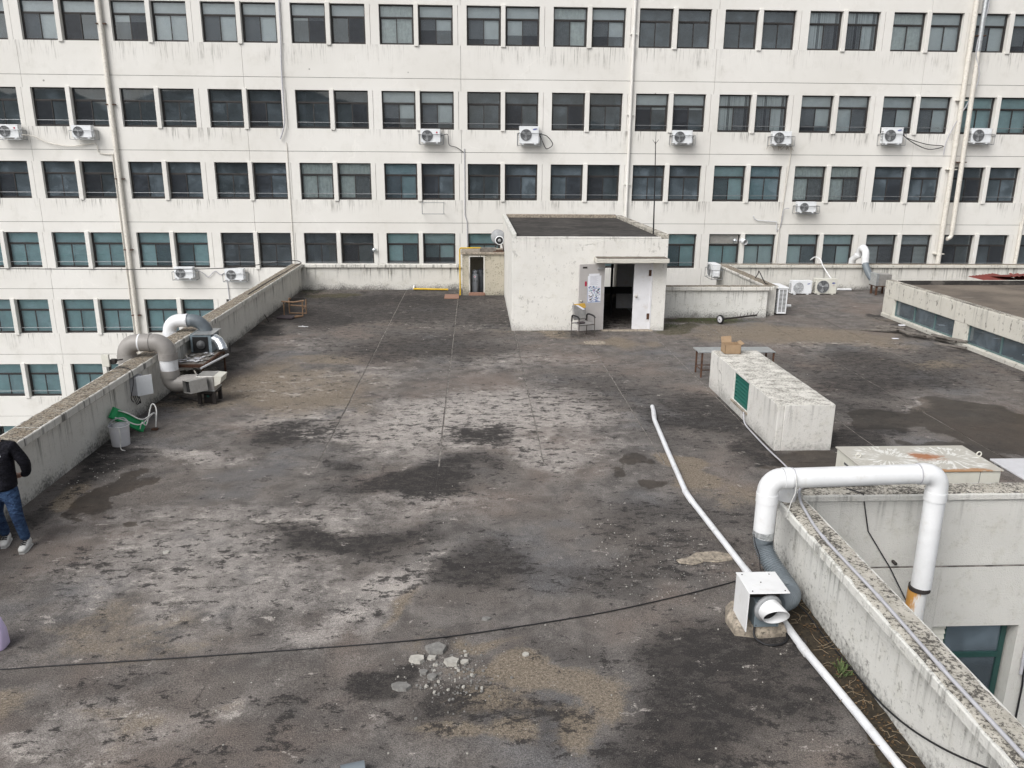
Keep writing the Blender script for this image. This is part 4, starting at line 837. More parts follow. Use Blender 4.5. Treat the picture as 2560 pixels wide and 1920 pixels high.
for i, (x, y, hh, lb) in enumerate(((-.015, 30.05+.17, .97, 'grey gas cylinder with red diamond and letters at front of the shed'), (.2, 30.6, .95, 'dim grey gas cylinder at the back of the shed'))):
    c = thing('gas_cylinder', lb, 'gas cylinder', (x, y, 0)); H_ = hh-.18
    MB().lathe([(0, .02), (.12, .02), (.125, 0), (.125, .03), (.14, .06), (.14, H_-.12), (.12, H_-.04), (.06, H_), (.04, H_+.01), (.035, H_+.05), (0, H_+.06)], (x, y, 0), 28).build('tank', 'cylinder_grey', c)
    m = MB(); m.lathe([(.10, H_-.02), (.105, H_+.10), (.10, H_+.10), (.095, H_-.02)], (x, y, 0), 20); m.box(x-.02, x+.02, y-.02, y+.02, H_+.04, H_+.14); m.split('collar', 'cylinder_grey', c)
    if i == 0:
        for nm, tx, sz, z, mt in (('lettering', 'L.P.G', .10, .50, 'print_dark'),):
            o = link(nm, text_mesh(tx, sz), mt, c); o.matrix_basis = Matrix.Translation((x, y-.142, z)) @ Matrix.Rotation(PI/2, 4, 'X')
        dm = MB().prism([(x, y-.143, .62), (x+.05, y-.143, .67), (x, y-.143, .72), (x-.05, y-.143, .67)], (0, .002, 0)).build('diamond', 'paper', c)
        MB().prism([(x, y-.145, .64), (x+.03, y-.145, .67), (x, y-.145, .70), (x-.03, y-.145, .67)], (0, .002, 0)).build('diamond_inset', 'logo_red', dm)
t = thing('gas_pipe', 'yellow gas pipe rising beside the shed and bending onto its roof', 'pipe', (-.56, 31.0, 0))
MB().tube([(-.56, 29.83, .02), (-.56, 29.83, 1.66)]+arc((-.5, 29.83, 1.70), .06, PI, PI/2, (1, 0, 0), (0, 0, 1), 5)+[(.2, 29.9, 1.76)], .025, 8).build('pipe', 'yellow_paint', t)
t = thing('gas_pipe', 'yellow pipe lying along the foot of the far back parapet', 'pipe', (-1.7, 30.9, 0)); MB().tube([(-2.38, 31.05, .06), (-1.04, 30.9, .06)], .035, 8).build('pipe', 'yellow_paint', t)
MB().tube([(-2.38, 31.05, .06), (-2.36, 31.2, .16)], .035, 8).build('elbow', 'white_pvc', t)
tag(MB().box(-1.13, -.60, 29.1, 29.95, .0, .035, .006).build('tile_slab', 'terracotta'), 'reddish paving slab on the roof beside the shed', 'slab')
# blower on the shed roof
t = thing('blower', 'round grey blower with dark inlet on the shed roof', 'blower', (.88, 30.2, 1.6))
MB().lathe([(.24, -.10), (.27, -.06), (.27, .06), (.24, .10), (0, .10)], (.86, 30.35, 2.12), 28, Matrix.Rotation(PI/2, 3, 'X')).build('housing', 'fan_grey', t)
MB().lathe([(.27, -.05), (.27, .06), (.25, .09), (0, .1)], (.86, 30.34, 2.12), 28, Matrix.Rotation(PI/2, 3, 'X')).build('rim', 'fan_grey', t)
MB().lathe([(.15, -.1), (.155, .02), (.165, .10), (.135, .12), (.12, .05)], (.90, 30.12, 2.02), 24, Matrix.Rotation(PI/2, 3, 'X')).build('inlet', 'ac_white', t); MB().lathe([(.14, .115), (.06, .115)], (.90, 30.12, 2.02), 24, Matrix.Rotation(PI/2, 3, 'X')).build('inlet_dark', 'dark_inside', t); MB().lathe([(.062, .115), (.05, .13), (0, .135)], (.90, 30.12, 2.02), 20, Matrix.Rotation(PI/2, 3, 'X')).build('motor', 'fan_grey', t)  # black ring paints the shade within the inlet
m = MB()
for sx in (-1, 1):
    m.tube([(.90+sx*.10, 30.1, 1.98), (.90+sx*.17, 30.02, 1.6)], .018, 6); m.tube([(.90+sx*.10, 30.3, 1.98), (.90+sx*.17, 30.38, 1.6)], .018, 6)
m.build('stand', 'dark_steel', t); MB().box(.66, 1.05, 29.98, 30.5, 1.60, 1.63).build('base_plate', 'rust', t)
# faded painted warning on the coping
for ch, x in (('화', -3.42), ('기', -3.24), ('엄', -3.05), ('금', -2.88)):
    o = link('lettering', text_mesh(ch, .115), 'print_faded', bpy.data.objects['parapet.001']); o.matrix_basis = Matrix.Translation((x, 31.128, .925)) @ Matrix.Rotation(PI/2, 4, 'X')
# ------------------------------------------------------------------ low building at right with ribbon windows
rb = thing('clerestory_building', 'low peeling white structure with ribbon windows at right edge', 'building', (17, 20, 0))
BX = 13.5; BY0, BY1 = 11.0, 25.85
wins = [(21.77, 25.20, 3), (16.9, 21.2, 3), (12.2, 16.2, 3)]
m = MB(); m.box(BX, BX+.25, BY0, BY1, .64, 1.18, .012); m.box(BX-.04, BX+.25, BY0, BY1, -.1, .11, .012)
prev = BY1
for a, b, _ in wins: m.box(BX, BX+.25, b, prev, .11, .64); prev = a
m.box(BX, BX+.25, BY0, prev, .11, .64); m.box(BX+.25, 24, BY1-.25, BY1, -.1, 1.18, .012)
m.build('wall', 'peeling_paint', rb)
MB().box(BX+.2, 24, BY0, BY1-.2, .98, 1.06).build('roof', 'brown_roof', rb)
m = MB(); m.box(BX+.02, BX+.22, BY0, BY1-.02, 1.181, 1.195, .004); m.build('edge_strip', 'coping_speckled', rb); MB().box(BX+.26, 24, BY1-.3, BY1-.255, 1.06, 1.2).build('upstand', 'roof_felt', rb)
for a, b, n_ in wins:
    w = MB(); yy = [a+(b-a)*k/n_ for k in range(n_+1)]
    w.box(BX+.10, BX+.15, a, b, .11, .145); w.box(BX+.10, BX+.15, a, b, .605, .64)
    for y in yy: w.box(BX+.095, BX+.155, max(a, y-.022), min(b, y+.022), .145, .605)
    w = w.build('window', 'grey_green_frame', rb)
    for k in range(n_): MB().box(BX+.12, BX+.126, yy[k]+.022, yy[k+1]-.022, .145, .605).build('pane', 'dusty_sky_glass', w)
MB().box(BX+1.6, BX+1.7, BY0, BY1-.3, -1, .98).build('inner_wall', 'interior', rb); MB().box(BX+.25, BX+1.6, BY0, BY1-.3, -1., -.9).build('inner_floor', 'interior', rb)
m = MB(); vs = []; nn = 26
for i in range(nn+1):
    for r in range(5): vs.append((BX+.2+.05*math.sin(i*1.3+r)+.04*math.sin(i*.6+2*r), 18.2+1.6*i/nn, .16+.36*(r/4)*(.6+.4*math.sin(i*PI/nn))))
m._add(vs, [(i*5+r, i*5+r+1, (i+1)*5+r+1, (i+1)*5+r) for i in range(nn) for r in range(4)], True)
tag(m.build('plastic_sheet', 'blind_teal'), 'crumpled pale plastic sheet behind the right ribbon window', 'plastic sheet')
t = thing('red_tin_sheets', 'heap of dark red corrugated tin sheets on the low roof, right edge', 'metal sheets', (18.4, 27.2, 0))
for k, (x, y, z, rz, rx, w, l) in enumerate(((18.0, 27.0, 1.06, .5, .10, 1.6, 1.1), (18.9, 27.2, 1.14, .25, -.12, 1.9, 1.0), (19.6, 27.0, 1.08, -.2, .16, 1.8, .9))):
    m = MB(); vs = []; n_ = 24
    for i in range(n_+1): 
        for r in (0, 1): vs.append((-w/2+w*i/n_, -l/2+l*r, .03*math.sin(i*2.1)))
    Mx = Matrix.Translation((x, y, z)) @ Matrix.Rotation(rz, 4, 'Z') @ Matrix.Rotation(rx, 4, 'X')
    m._add([Mx @ Vector(v) for v in vs], [(2*i, 2*i+2, 2*i+3, 2*i+1) for i in range(n_)], True); m.build('sheet', 'red_tin', t)
m = MB()
for x, y in ((17.6, 26.7), (18.6, 26.8), (19.6, 26.6), (18.2, 27.5), (19.5, 27.5)): m.box(x-.04, x+.04, y-.04, y+.04, -.01, 1.05)
m.split('trestle_leg', 'rust', t)
cable('loops of grey hose on the red tin sheets', [(19.0, 26.8, 1.2), (19.3, 26.9, 1.32), (19.5, 26.8, 1.2), (19.6, 26.6, 1.3), (19.9, 26.7, 1.2)], .02, 'conduit_grey')
# rotten planks by the ribbon windows
for k in range(13):
    f = k/12; x = 12.35+.95*f+random.uniform(-.28, .28); y = 23.5-2.2*f+random.uniform(-.3, .3); L = random.uniform(.5, 1.0); w = random.uniform(.045, .07)
    Mx = Matrix.Translation((x, y, .03+random.uniform(0, .16))) @ Matrix.Rotation(-1.0+random.uniform(-.7, .7), 4, 'Z') @ Matrix.Rotation(random.uniform(-.12, .12), 4, 'Y')
    o = MB().box(-L/2, L/2, -w, w, -.022, .022, .004, M=Mx).build('plank', 'old_wood'); tag(o, 'weathered grey plank in the pile under the ribbon windows', 'plank', 'rotten planks piled by the ribbon windows')
for k, (x, y, lb) in enumerate(((13.0, 23.6, 'white paper scrap on the plank pile by the window pillar'), (12.12, 22.25, 'white scrap lying on the roof below the plank pile'))):
    tag(MB().box(x-.09, x+.09, y-.05, y+.05, .012 if k else .12, .02 if k else .14, .003).build('paper_scrap', 'paper'), lb, 'scrap')
t = thing('yellow_frame', 'yellow wooden frame cut by the right photo edge', 'frame', (11.85, 16.0, 0)); m = MB(); m.box(11.72, 11.78, 15.9, 15.96, 0, .45); m.box(11.78, 12.3, 15.9, 15.96, .39, .45); m.box(12.3, 12.36, 15.9, 15.96, 0, .45); m.build('bars', 'yellow_paint', t)
# ------------------------------------------------------------------ vent box with green louvre
vb = thing('vent_box', 'white rough stucco vent box with green louvre, weathered top', 'vent box', (5.85, 15.4, 0))
VX0, VX1, VY0, VY1, VZ = 5.29, 6.32, 13.25, 17.4, .84
m = MB(); m.box(VX0, VX0+.12, VY0, 14.80, -.05, VZ, .012); m.box(VX0, VX0+.12, 15.70, VY1, -.05, VZ, .012); m.box(VX0, VX0+.12, 14.8, 15.7, -.05, .22); m.box(VX0, VX0+.12, 14.8, 15.7, .80, VZ)
m.box(VX0+.12, VX1, VY0, VY0+.12, -.05, VZ, .012); m.box(VX0+.12, VX1, VY1-.12, VY1, -.05, VZ, .012); m.box(VX1-.12, VX1, VY0+.12, VY1-.12, -.05, VZ, .012)
m.build('wall', 'rough_stucco', vb)
m = MB(); vs = []; nx_, ny_ = 10, 34
for i in range(ny_+1):
    for r in range(nx_+1):
        e = i in (0, ny_) or r in (0, nx_)
        vs.append((VX0+.004+(VX1-VX0-.008)*r/nx_+(random.uniform(-.004, .004) if e else 0), VY0+.004+(VY1-VY0-.008)*i/ny_+(random.uniform(-.004, .004) if e else 0), VZ+.012-(.012 if e else 0)+random.uniform(-.003, .003)))
m._add(vs, [(i*(nx_+1)+r, i*(nx_+1)+r+1, (i+1)*(nx_+1)+r+1, (i+1)*(nx_+1)+r) for i in range(ny_) for r in range(nx_)], True); m.build('top', 'vent_top_paint', vb)
lv = MB(); lv.box(VX0+.03, VX0+.09, 14.8, 15.7, .22, .25); lv.box(VX0+.03, VX0+.09, 14.8, 15.7, .77, .80); lv.box(VX0+.03, VX0+.09, 14.8, 14.83, .25, .77); lv.box(VX0+.03, VX0+.09, 15.67, 15.7, .25, .77)
MB().box(VX0+.1, VX0+.11, 14.8, 15.7, .22, .8).build('louver_gap_shade', 'dark_inside', vb)  # black sheet painted in for the shade between the slats
lv = lv.build('louver', 'louver_green', vb)
for k in range(7): MB().box(-.034, .034, 14.83, 15.67, -.004, .004, M=Matrix.Translation((VX0+.05, 0, .29+k*.075)) @ Matrix.Rotation(-.55, 4, 'Y')).build('slat', 'louver_green', lv)
MB().box(VX0-.03, VX0+.06, 14.75, 15.75, .17, .215, .008).build('sill', 'plinth_concrete', vb)
# carton on top
cb = thing('carton', 'open cardboard carton on the far end of the vent box', 'carton', (5.65, 17.15, .86)); cb.rotation_euler.z = 0
cx0, cx1, cy0, cy1, cz = 5.47, 5.82, 16.98, 17.30, .858
m = MB(); m.box(cx0, cx1, cy0, cy0+.006, cz, cz+.20); m.box(cx0, cx1, cy1-.006, cy1, cz, cz+.20); m.box(cx0, cx0+.006, cy0, cy1, cz, cz+.2); m.box(cx1-.006, cx1, cy0, cy1, cz, cz+.2); m.box(cx0, cx1, cy0, cy1, cz, cz+.006); m.build('box_body', 'cardboard', cb)
m = MB(); m.prism([(cx0, cy1, cz+.2), (cx1-.12, cy1, cz+.2), (cx1-.12, cy1+.06, cz+.33), (cx0, cy1+.06, cz+.31)], (0, .005, 0)); m.prism([(cx1, cy0, cz+.2), (cx1, cy1, cz+.2), (cx1+.07, cy1, cz+.24), (cx1+.07, cy0, cz+.23)], (0, 0, .005)); m.build('flap', 'cardboard', cb)
# table behind the vent box
tb = thing('metal_table', 'rusty table with pale top behind the vent box', 'table', (6.15, 18.5, 0))
MB().box(5.22, 7.05, 18.14, 18.66, .60, .625, .004).build('table_top', 'galvanised', tb)
for x in (5.32, 7.02):
    for y in (18.18, 18.66): MB().box(x-.018, x+.018, y-.018, y+.018, 0, .6).build('leg', 'rust', tb)
m = MB()
for y in (18.18, 18.66): m.tube([(5.32, y, .18), (7.02, y, .18)], .012, 5)
for x in (5.32, 7.02): m.tube([(x, 18.18, .18), (x, 18.66, .18)], .012, 5)
m.split('stretcher', 'rust', tb)
# grey cable beside the vent box
cable('grey cable running from the green louvre along the vent box to the foreground', [(5.25, 14.85, .2), (5.2, 14.6, .06), (5.2, 14.0, .02), (5.19, 13.2, .02), (5.2, 12.4, .02), (5.1, 11.5, .02), (5.05, 10.2, .02), (5.1, 9.4, .02)], .014, 'conduit_grey')
# ------------------------------------------------------------------ rooftop units at right
ac_unit('outdoor_unit', 'white outdoor unit with light grey fan on the roof, left of the beige one', (12.42, 30.0, .0), .78, .52, .28, logo='smalloval', bracket=False, fan='light')
ac_unit('outdoor_unit', 'beige outdoor unit with blue oval emblem and white hose on the roof', (13.36, 29.98, .0), .82, .60, .30, logo='carrier', body='ac_beige', bracket=False)
cable('white hose rising from the beige unit over the far parapet', [(13.6, 30.2, .6), (13.58, 30.5, .75), (13.55, 30.95, 1.0), (13.5, 31.08, 1.2), (13.38, 31.3, 1.28), (13.25, 31.45, 1.15)], .021, 'white_pvc', 'hose', 'hose', sides=10)
tag(MB().pipe([(13.85, 30.95, .05), (14.8, 30.95, .05)], .045, 14).build('pipe', 'white_pvc'), 'short white pipe lying beside the beige outdoor unit', 'pipe')
tag(MB().pipe([(9.7, 27.2, .10), (10.9, 27.1, .10)], .05, 14).build('pipe', 'white_pvc'), 'white pipe behind the upright slatted outdoor unit', 'pipe')
sp = thing('outdoor_unit', 'upright white outdoor unit with slatted side beside the low parapet end', 'air conditioner', (10.1, 26.1, 0), None)
SX0, SX1, SY0, SY1, SZ = 9.92, 10.27, 25.85, 26.75, .92
m = MB(); m.box(SX0+.03, SX1, SY0+.02, SY1, .05, SZ, .012); m.box(SX0-.01, SX1+.01, SY0-.01, SY1+.01, SZ-.03, SZ+.015, .01); m.build('casing', 'ac_white', sp)
m = MB()
for c_ in (0, 1):
    for k in range(17): m.box(SX0+.075+c_*.125, SX0+.175+c_*.125, SY0+.0185, SY0+.0195, .13+k*.043, .15+k*.043+.006)
m.build('side_grille', 'dark_steel', sp)
m = MB()
for k in range(11): m.tube([(SX0+.02, SY0+.05+k*.08, .1), (SX0+.02, SY0+.05+k*.08, SZ-.05)], .006, 4)
for k in range(16): m.tube([(SX0+.02, SY0+.03, .1+k*.05), (SX0+.02, SY1-.02, .1+k*.05)], .006, 4)
m.build('coil_guard', 'ac_white', sp); MB().box(SX0+.022, SX0+.03, SY0+.03, SY1-.03, .08, SZ-.04).build('coil', 'dark_inside', sp)
fn = thing('duct_fan', 'grey fan box on rusty stand with white hooked duct over the far parapet', 'duct fan', (15.5, 30.1, 0))
MB().box(15.22, 15.80, 29.85, 30.35, .36, .80, .01).build('casing', 'stainless', fn); MB().box(15.19, 15.30, 29.82, 30.36, .36, .825, .008).build('side_panel', 'galvanised', fn)
m = MB()
for x in (15.28, 15.72):
    for y in (29.9, 30.3): m.box(x-.03, x+.03, y-.03, y+.03, -.01, .36)
m.box(15.2, 15.8, 29.84, 30.36, .33, .36); m.build('stand', 'rust', fn)
MB().tube(smooth_path([(15.30, 30.35, .55), (15.22, 30.5, .72), (15.15, 30.65, .95), (15.13, 30.75, 1.12)], 5), .13, 16).build('flexible_hose', 'flex_hose', fn)
MB().tube([(15.13, 30.75, 1.08), (15.13, 30.78, 1.35)]+arc((15.13, 31.05, 1.38), .27, PI, 0, (0, 1, 0), (0, 0, 1), 12)+[(15.05, 31.66, 1.15), (15.02, 31.68, .2)], .135, 18).build('duct', 'white_pvc', fn)
m = MB(); m.tube([(15.13, 30.78, 1.28), (15.13, 30.78, 1.36)], .146, 18); m.tube([(15.1, 31.32, 1.38), (15.09, 31.36, 1.30)], .146, 18); m.tube([(15.13, 31.02, 1.65), (15.13, 31.08, 1.65)], .146, 18); m.split('collar', 'white_pvc', fn)
# wheel and axle
wh = thing('wheel_axle', 'small cart wheel with grey hub on a long dark axle', 'wheel', (7.65, 24.5, 0)); ax = Vector((1.45, .72, .02)).normalized(); rot = ax.to_track_quat('Z', 'Y').to_matrix()
MB().lathe([(.10, -.03), (.135, -.03), (.145, 0), (.135, .03), (.10, .03)], (7.66, 24.5, .145), 28, rot).build('tyre', 'black_rubber', wh); MB().lathe([(0, -.035), (.03, -.04), (.04, -.02), (.09, -.025), (.105, -.03), (.105, .03), (0, .03)], (7.66, 24.5, .145), 28, rot).build('rim', 'bucket_grey', wh); MB().lathe([(.02, -.05), (0, -.05)], (7.66, 24.5, .145), 10, rot).build('hub_hole', 'dark_steel', wh)
MB().tube([(7.68, 24.51, .145), (9.05, 25.19, .14)], .028, 8).build('axle', 'dark_steel', wh)
m = MB()
for k in range(6): x = 8.4+k*.13; y = 24.87+k*.065; m.tube([(x, y, .14), (x+random.uniform(-.03, .05), y-.05, .28+random.uniform(-.05, .06))], .008, 4)
m.build('wire_ends', 'dark_steel', wh)
cable('black cable loops on the coping beside the spare upright unit', [(9.7, 26.2, 1.0), (9.6, 26.2, 1.02), (9.5, 26.3, 1.22), (9.6, 26.9, 1.33), (9.75, 27.4, 1.15), (9.7, 27.5, 1.0)], .016, 'black_cable')
# ------------------------------------------------------------------ big beige condenser beyond the light well
bc = thing('condenser', 'large beige condenser box with rusty scratched top beyond the light well', 'condenser', (6.25, 10.5, 0))
MB().box(5.32, 7.2, 10.0, 10.95, .04, .895, .012).build('casing', 'ac_beige', bc); MB().box(5.30, 7.22, 9.98, 10.97, .895, .915, .004).build('top', 'ac_top_rust', bc)
m = MB()
for k in range(7): m.box(5.316, 5.32, 10.55, 10.68, .30+k*.075, .33+k*.075)
m.build('louver', 'ac_grille', bc); MB().box(6.9, 6.905, 9.996, 10.0, .05, .89).build('panel_seam', 'ac_grille', bc)
for x, y in ((5.42, 10.5), (7.18, 10.5)):
    MB().tube([(x+.035*math.cos(a*PI/6), y, .955+.035*math.sin(a*PI/6)) for a in range(12)], .009, 6, closed=True).build('lifting_eye', 'ac_beige', bc)
tag(MB().box(7.35, 8.7, 9.55, 10.5, .86, .885, .004).box(7.4, 7.46, 9.6, 9.66, 0, .86).box(8.6, 8.66, 9.6, 9.66, 0, .86).box(7.4, 7.46, 10.4, 10.46, 0, .86).build('white_board', 'bucket_grey'), 'pale board right of the beige condenser, cut by the photo edge', 'board')
# ------------------------------------------------------------------ foreground elbow duct over the light well
du = thing('duct', 'large white elbow duct arching over the foreground right parapet', 'duct', (3.37, 8.5, 0)); DY = 8.5; R_ = .12
rise = [(3.37, DY, .80), (3.37, DY, 1.29)]+arc((3.53, DY, 1.29), .16, PI, PI/2, (1, 0, 0), (0, 0, 1), 8)
MB().tube(rise, R_, 28).build('elbow', 'white_pvc', du); MB().tube([(3.53, DY, 1.45), (5.2, DY, 1.49)], R_-.004, 28).build('pipe', 'white_pvc', du)
MB().tube([(5.2, DY, 1.49)]+arc((5.215, DY, 1.33), .16, PI/2, 0, (1, 0, 0), (0, 0, 1), 8)+[(5.375, DY, 1.15)], R_, 28).build('elbow', 'white_pvc', du)
MB().tube([(5.375, DY, 1.15), (5.375, DY, .02)], R_-.004, 28).build('pipe', 'white_pvc', du); MB().tube([(5.345, DY+.01, -.01), (5.345, DY+.01, -9)], R_-.012, 28).build('pipe', 'rusty_pipe', du)
m = MB(); m.tube([(5.36, DY, -.02), (5.36, DY, .03)], R_+.004, 28); m.build('band', 'dark_steel', du); m = MB(); m.box(5.225, 5.255, 8.86, 8.95, .11, .14); m.build('bracket', 'dark_steel', du)
m = MB(); m.tube([(3.37, DY, 1.16), (3.37, DY, 1.27)], R_+.006, 28); m.tube([(3.53, DY, 1.45), (3.62, DY, 1.452)], R_+.006, 28); m.tube([(5.13, DY, 1.488), (5.2, DY, 1.49)], R_+.006, 28); m.tube([(5.375, DY, 1.16), (5.375, DY, 1.27)], R_+.006, 28); m.split('collar', 'white_pvc', du)
m = MB(); m.tube([(3.64, DY, 1.4525), (3.65, DY, 1.4525)], R_+.003, 28); m.tube([(5.115, DY, 1.4875), (5.125, DY, 1.4878)], R_+.003, 28); m.split('joint_seal', 'conduit_grey', du)
m = MB(); pth = [(3.37+random.uniform(-.002, .002), DY, .80-.012*k) for k in range(8)]; m.tube(pth, [R_+random.uniform(-.002, .004) for _ in pth], 24); m.build('tape', 'tape_silver', du)
pp = smooth_path([(3.37, DY, .74), (3.38, 8.48, .62), (3.42, 8.38, .48), (3.50, 8.22, .35), (3.55, 8.02, .27), (3.47, 7.84, .28), (3.30, 7.72, .31)], 8); prs = []
Q = []
for i in range(len(pp)-1):
    for s_ in range(4):
        Q.append(pp[i].lerp(pp[i+1], s_/4)); prs.append((.113, .113, .096, .096)[s_])
MB().tube(Q, prs, 24).build('flexible_hose', 'flex_hose', du)
tag(MB().pipe([(3.735, 8.83, 1.045), (3.735, 8.83, 1.235)], .115, 28, .006).build('pipe_offcut', 'white_pvc'), 'short white pipe offcut standing on the coping under the duct', 'pipe offcut')
cable('white string tied round the elbow duct', [(3.63, 8.36, 1.55), (3.64, 8.36, 1.35), (3.62, 8.4, 1.2), (3.60, 8.42, 1.05), (3.61, 8.45, .98)], .006, 'rope', 'string', 'string')
# fan housing on plinth
pl = MB(); vs = []
base = [(2.80, 7.58), (3.05, 7.52), (3.36, 7.55), (3.37, 8.05), (3.1, 8.16), (2.86, 8.12), (2.78, 7.85)]
topp = [(2.85, 7.62), (3.05, 7.57), (3.33, 7.58), (3.33, 8.02), (3.1, 8.1), (2.9, 8.06), (2.84, 7.85)]
n_ = len(base); vs = [(x, y, -.02) for x, y in base]+[(x+.0, y, .05+random.uniform(-.02, .02)) for x, y in base]+[(x, y, .135+random.uniform(-.012, .004)) for x, y in topp]
pl._add(vs, [(k*n_+i, k*n_+(i+1) % n_, (k+1)*n_+(i+1) % n_, (k+1)*n_+i) for k in (0, 1) for i in range(n_)]+[tuple(range(2*n_, 3*n_))])
tag(pl.build('plinth', 'plinth_concrete'), 'broken mossy concrete plinth under the white fan box', 'plinth')
fx = thing('inline_fan', 'white sheet metal fan box with round cut outlet on concrete plinth', 'fan box', (3.08, 7.65, .13))
MB().box(2.86, 2.872, 7.44, 7.86, .13, .60, .003).build('side_panel', 'white_sheet', fx); MB().box(2.85, 3.29, 7.41, 7.86, .60, .612, .003).build('top_panel', 'white_sheet', fx)
MB().box(2.98, 3.25, 7.52, 7.82, .135, .44, .006).build('motor_box', 'blue_grey_steel', fx); MB().box(2.88, 3.27, 7.62, 7.84, .44, .598).build('inner_duct', 'dark_steel', fx)
rm = Vector((.25, -1, -.12)).normalized().to_track_quat('Z', 'Y').to_matrix()
MB().lathe([(.118, -.03), (.155, -.03), (.155, .012), (.118, .012)], (3.09, 7.455, .40), 32, rm).build('flange', 'fan_grey', fx)
rr = MB(); n_ = 32; vs = []
for k in range(n_):
    a = 2*PI*k/n_
    for rad, z in ((.124, 0), (.124, .15+.07*math.sin(a+.6)), (.116, .15+.07*math.sin(a+.6)), (.116, 0)): vs.append(Vector((3.09, 7.455, .40))+rm @ Vector((rad*math.cos(a), rad*math.sin(a), z)))
rr._add(vs, [(4*k+j, 4*((k+1) % n_)+j, 4*((k+1) % n_)+j+1, 4*k+j+1) for k in range(n_) for j in range(3)], True); rr.build('outlet', 'white_pvc', fx)
MB().lathe([(.116, .02), (0, .02)], (3.09, 7.455, .40), 32, rm).build('outlet_dark', 'dark_inside', fx)  # black disc stands in for the shade down the outlet
m = MB()
for x, y in ((2.9, 7.45), (3.25, 7.45), (2.9, 7.8), (3.2, 7.8), (3.05, 7.63)): m.lathe([(.008, 0), (.006, .006), (0, .007)], (x, y, .612), 8)
for x, z in ((3.0, .16), (3.23, .16), (3.0, .41)): m.lathe([(.007, 0), (0, .006)], (x, 7.52, z), 8, Matrix.Rotation(PI/2, 3, 'X'))
kind(m.build('screws', 'dark_steel', fx), 'stuff')
cable('black power cable looping in front of the fan box plinth', [(3.0, 7.55, .13), (2.98, 7.48, .05), (3.06, 7.38, .02), (3.18, 7.36, .02), (3.3, 7.42, .02), (3.36, 7.55, .03), (3.34, 7.7, .06)], .012, 'black_cable', sides=8)
cable('black wire rising from the fan box to the duct elbow', [(3.14, 7.86, .6), (3.15, 7.95, .63), (3.19, 8.1, .68), (3.21, 8.3, .72), (3.22, 8.4, .80)], .006, 'black_cable')
cable('long black cable crossing the roof from the left edge to the fan box', [(-6.5, 7.0, .012), (-4.78, 7.22, .012), (-2.8, 7.38, .012), (-.74, 7.58, .012), (.4, 7.8, .012), (1.42, 8.06, .012), (2.3, 8.36, .012), (2.95, 8.62, .012), (3.25, 8.75, .015)], .0068, 'black_cable', sides=8)
cable('black cable draped along the foot of the foreground parapet', [(3.62, 8.3, .05), (3.70, 7.9, .08), (3.74, 7.5, .04), (3.76, 6.9, .06), (3.77, 6.3, .10), (3.77, 5.8, .22), (3.76, 5.3, .42), (3.7, 4.8, .7), (3.62, 4.4, .95)], .009, 'black_cable', sides=8)
cable('thin black wire dropping diagonally down the light well wall', [(4.6, 9.1, 1.06), (4.73, 8.93, 1.06), (4.86, 8.93, .55), (5.2, 8.92, .05), (5.55, 8.92, -.55), (5.8, 8.92, -1.2)], .008, 'black_cable', k=0)
cd_ = thing('conduit', 'thin pale grey conduit along the foreground right coping', 'conduit', (3.73, 6, 1.06))
MB().tube(smooth_path([(3.74, 3.0, 1.078), (3.73, 4.44, 1.078), (3.72, 5.45, 1.078), (3.74, 6.51, 1.078), (3.73, 7.75, 1.078), (3.80, 8.4, 1.08), (3.86, 8.72, 1.085), (3.98, 9.02, 1.09), (4.18, 9.12, 1.085), (4.94, 9.17, 1.075)], 6), .0165, 10).build('pipe', 'conduit_grey', cd_)
m = MB()
for a, b in (((3.722, 5.42, 1.078), (3.724, 5.50, 1.078)), ((3.739, 6.48, 1.078), (3.739, 6.55, 1.078)), ((3.731, 7.7, 1.078), (3.732, 7.77, 1.078))): m.tube([a, b], .021, 10)
m.split('coupling', 'conduit_grey', cd_)
dp = thing('drain_pipe', 'long white drain pipe lying on the roof, bent once, past the fan box', 'pipe', (3.3, 9, 0))
path = [(3.64, 15.75, .05), (3.61, 15.5, .05), (3.50, 14.9, .05), (3.36, 13.2, .05), (3.22, 11.35, .05), (3.22, 11.1, .05), (3.29, 10, .05), (3.36, 8.87, .05), (3.39, 8.2, .05), (3.40, 7.8, .05), (3.42, 7.24, .05), (3.47, 6.74, .05), (3.53, 6.06, .05), (3.57, 5.5, .05), (3.66, 4.5, .05), (3.7, 3.4, .05)]
MB().tube(path, .042, 18).build('pipe', 'white_pvc_dirty', dp)
m = MB(); m.tube([(3.221, 11.42, .05), (3.218, 11.2, .05), (3.225, 11.0, .05)], .047, 18); m.tube([(3.60, 15.45, .05), (3.52, 15.0, .05)], .047, 18); m.tube([(3.355, 8.95, .05), (3.362, 8.83, .05)], .047, 18); m.tube([(3.417, 7.3, .05), (3.424, 7.15, .05)], .047, 18); m.split('collar', 'white_pvc_dirty', dp)
# conduit at right edge of well wall
cable('dark cable and grey conduit on the well wall, right of the green window', [(7.22, 8.92, 1.0), (7.23, 8.92, -.9), (7.21, 8.92, -1.4), (7.23, 8.90, -1.7), (7.25, 8.92, -2.4)], .014, 'black_cable', k=0)
tag(MB().tube([(7.19, 8.92, -1.1), (7.19, 8.92, -1.55)], .022, 10).build('conduit', 'conduit_grey'), 'short grey conduit sleeve right of the green window', 'conduit')
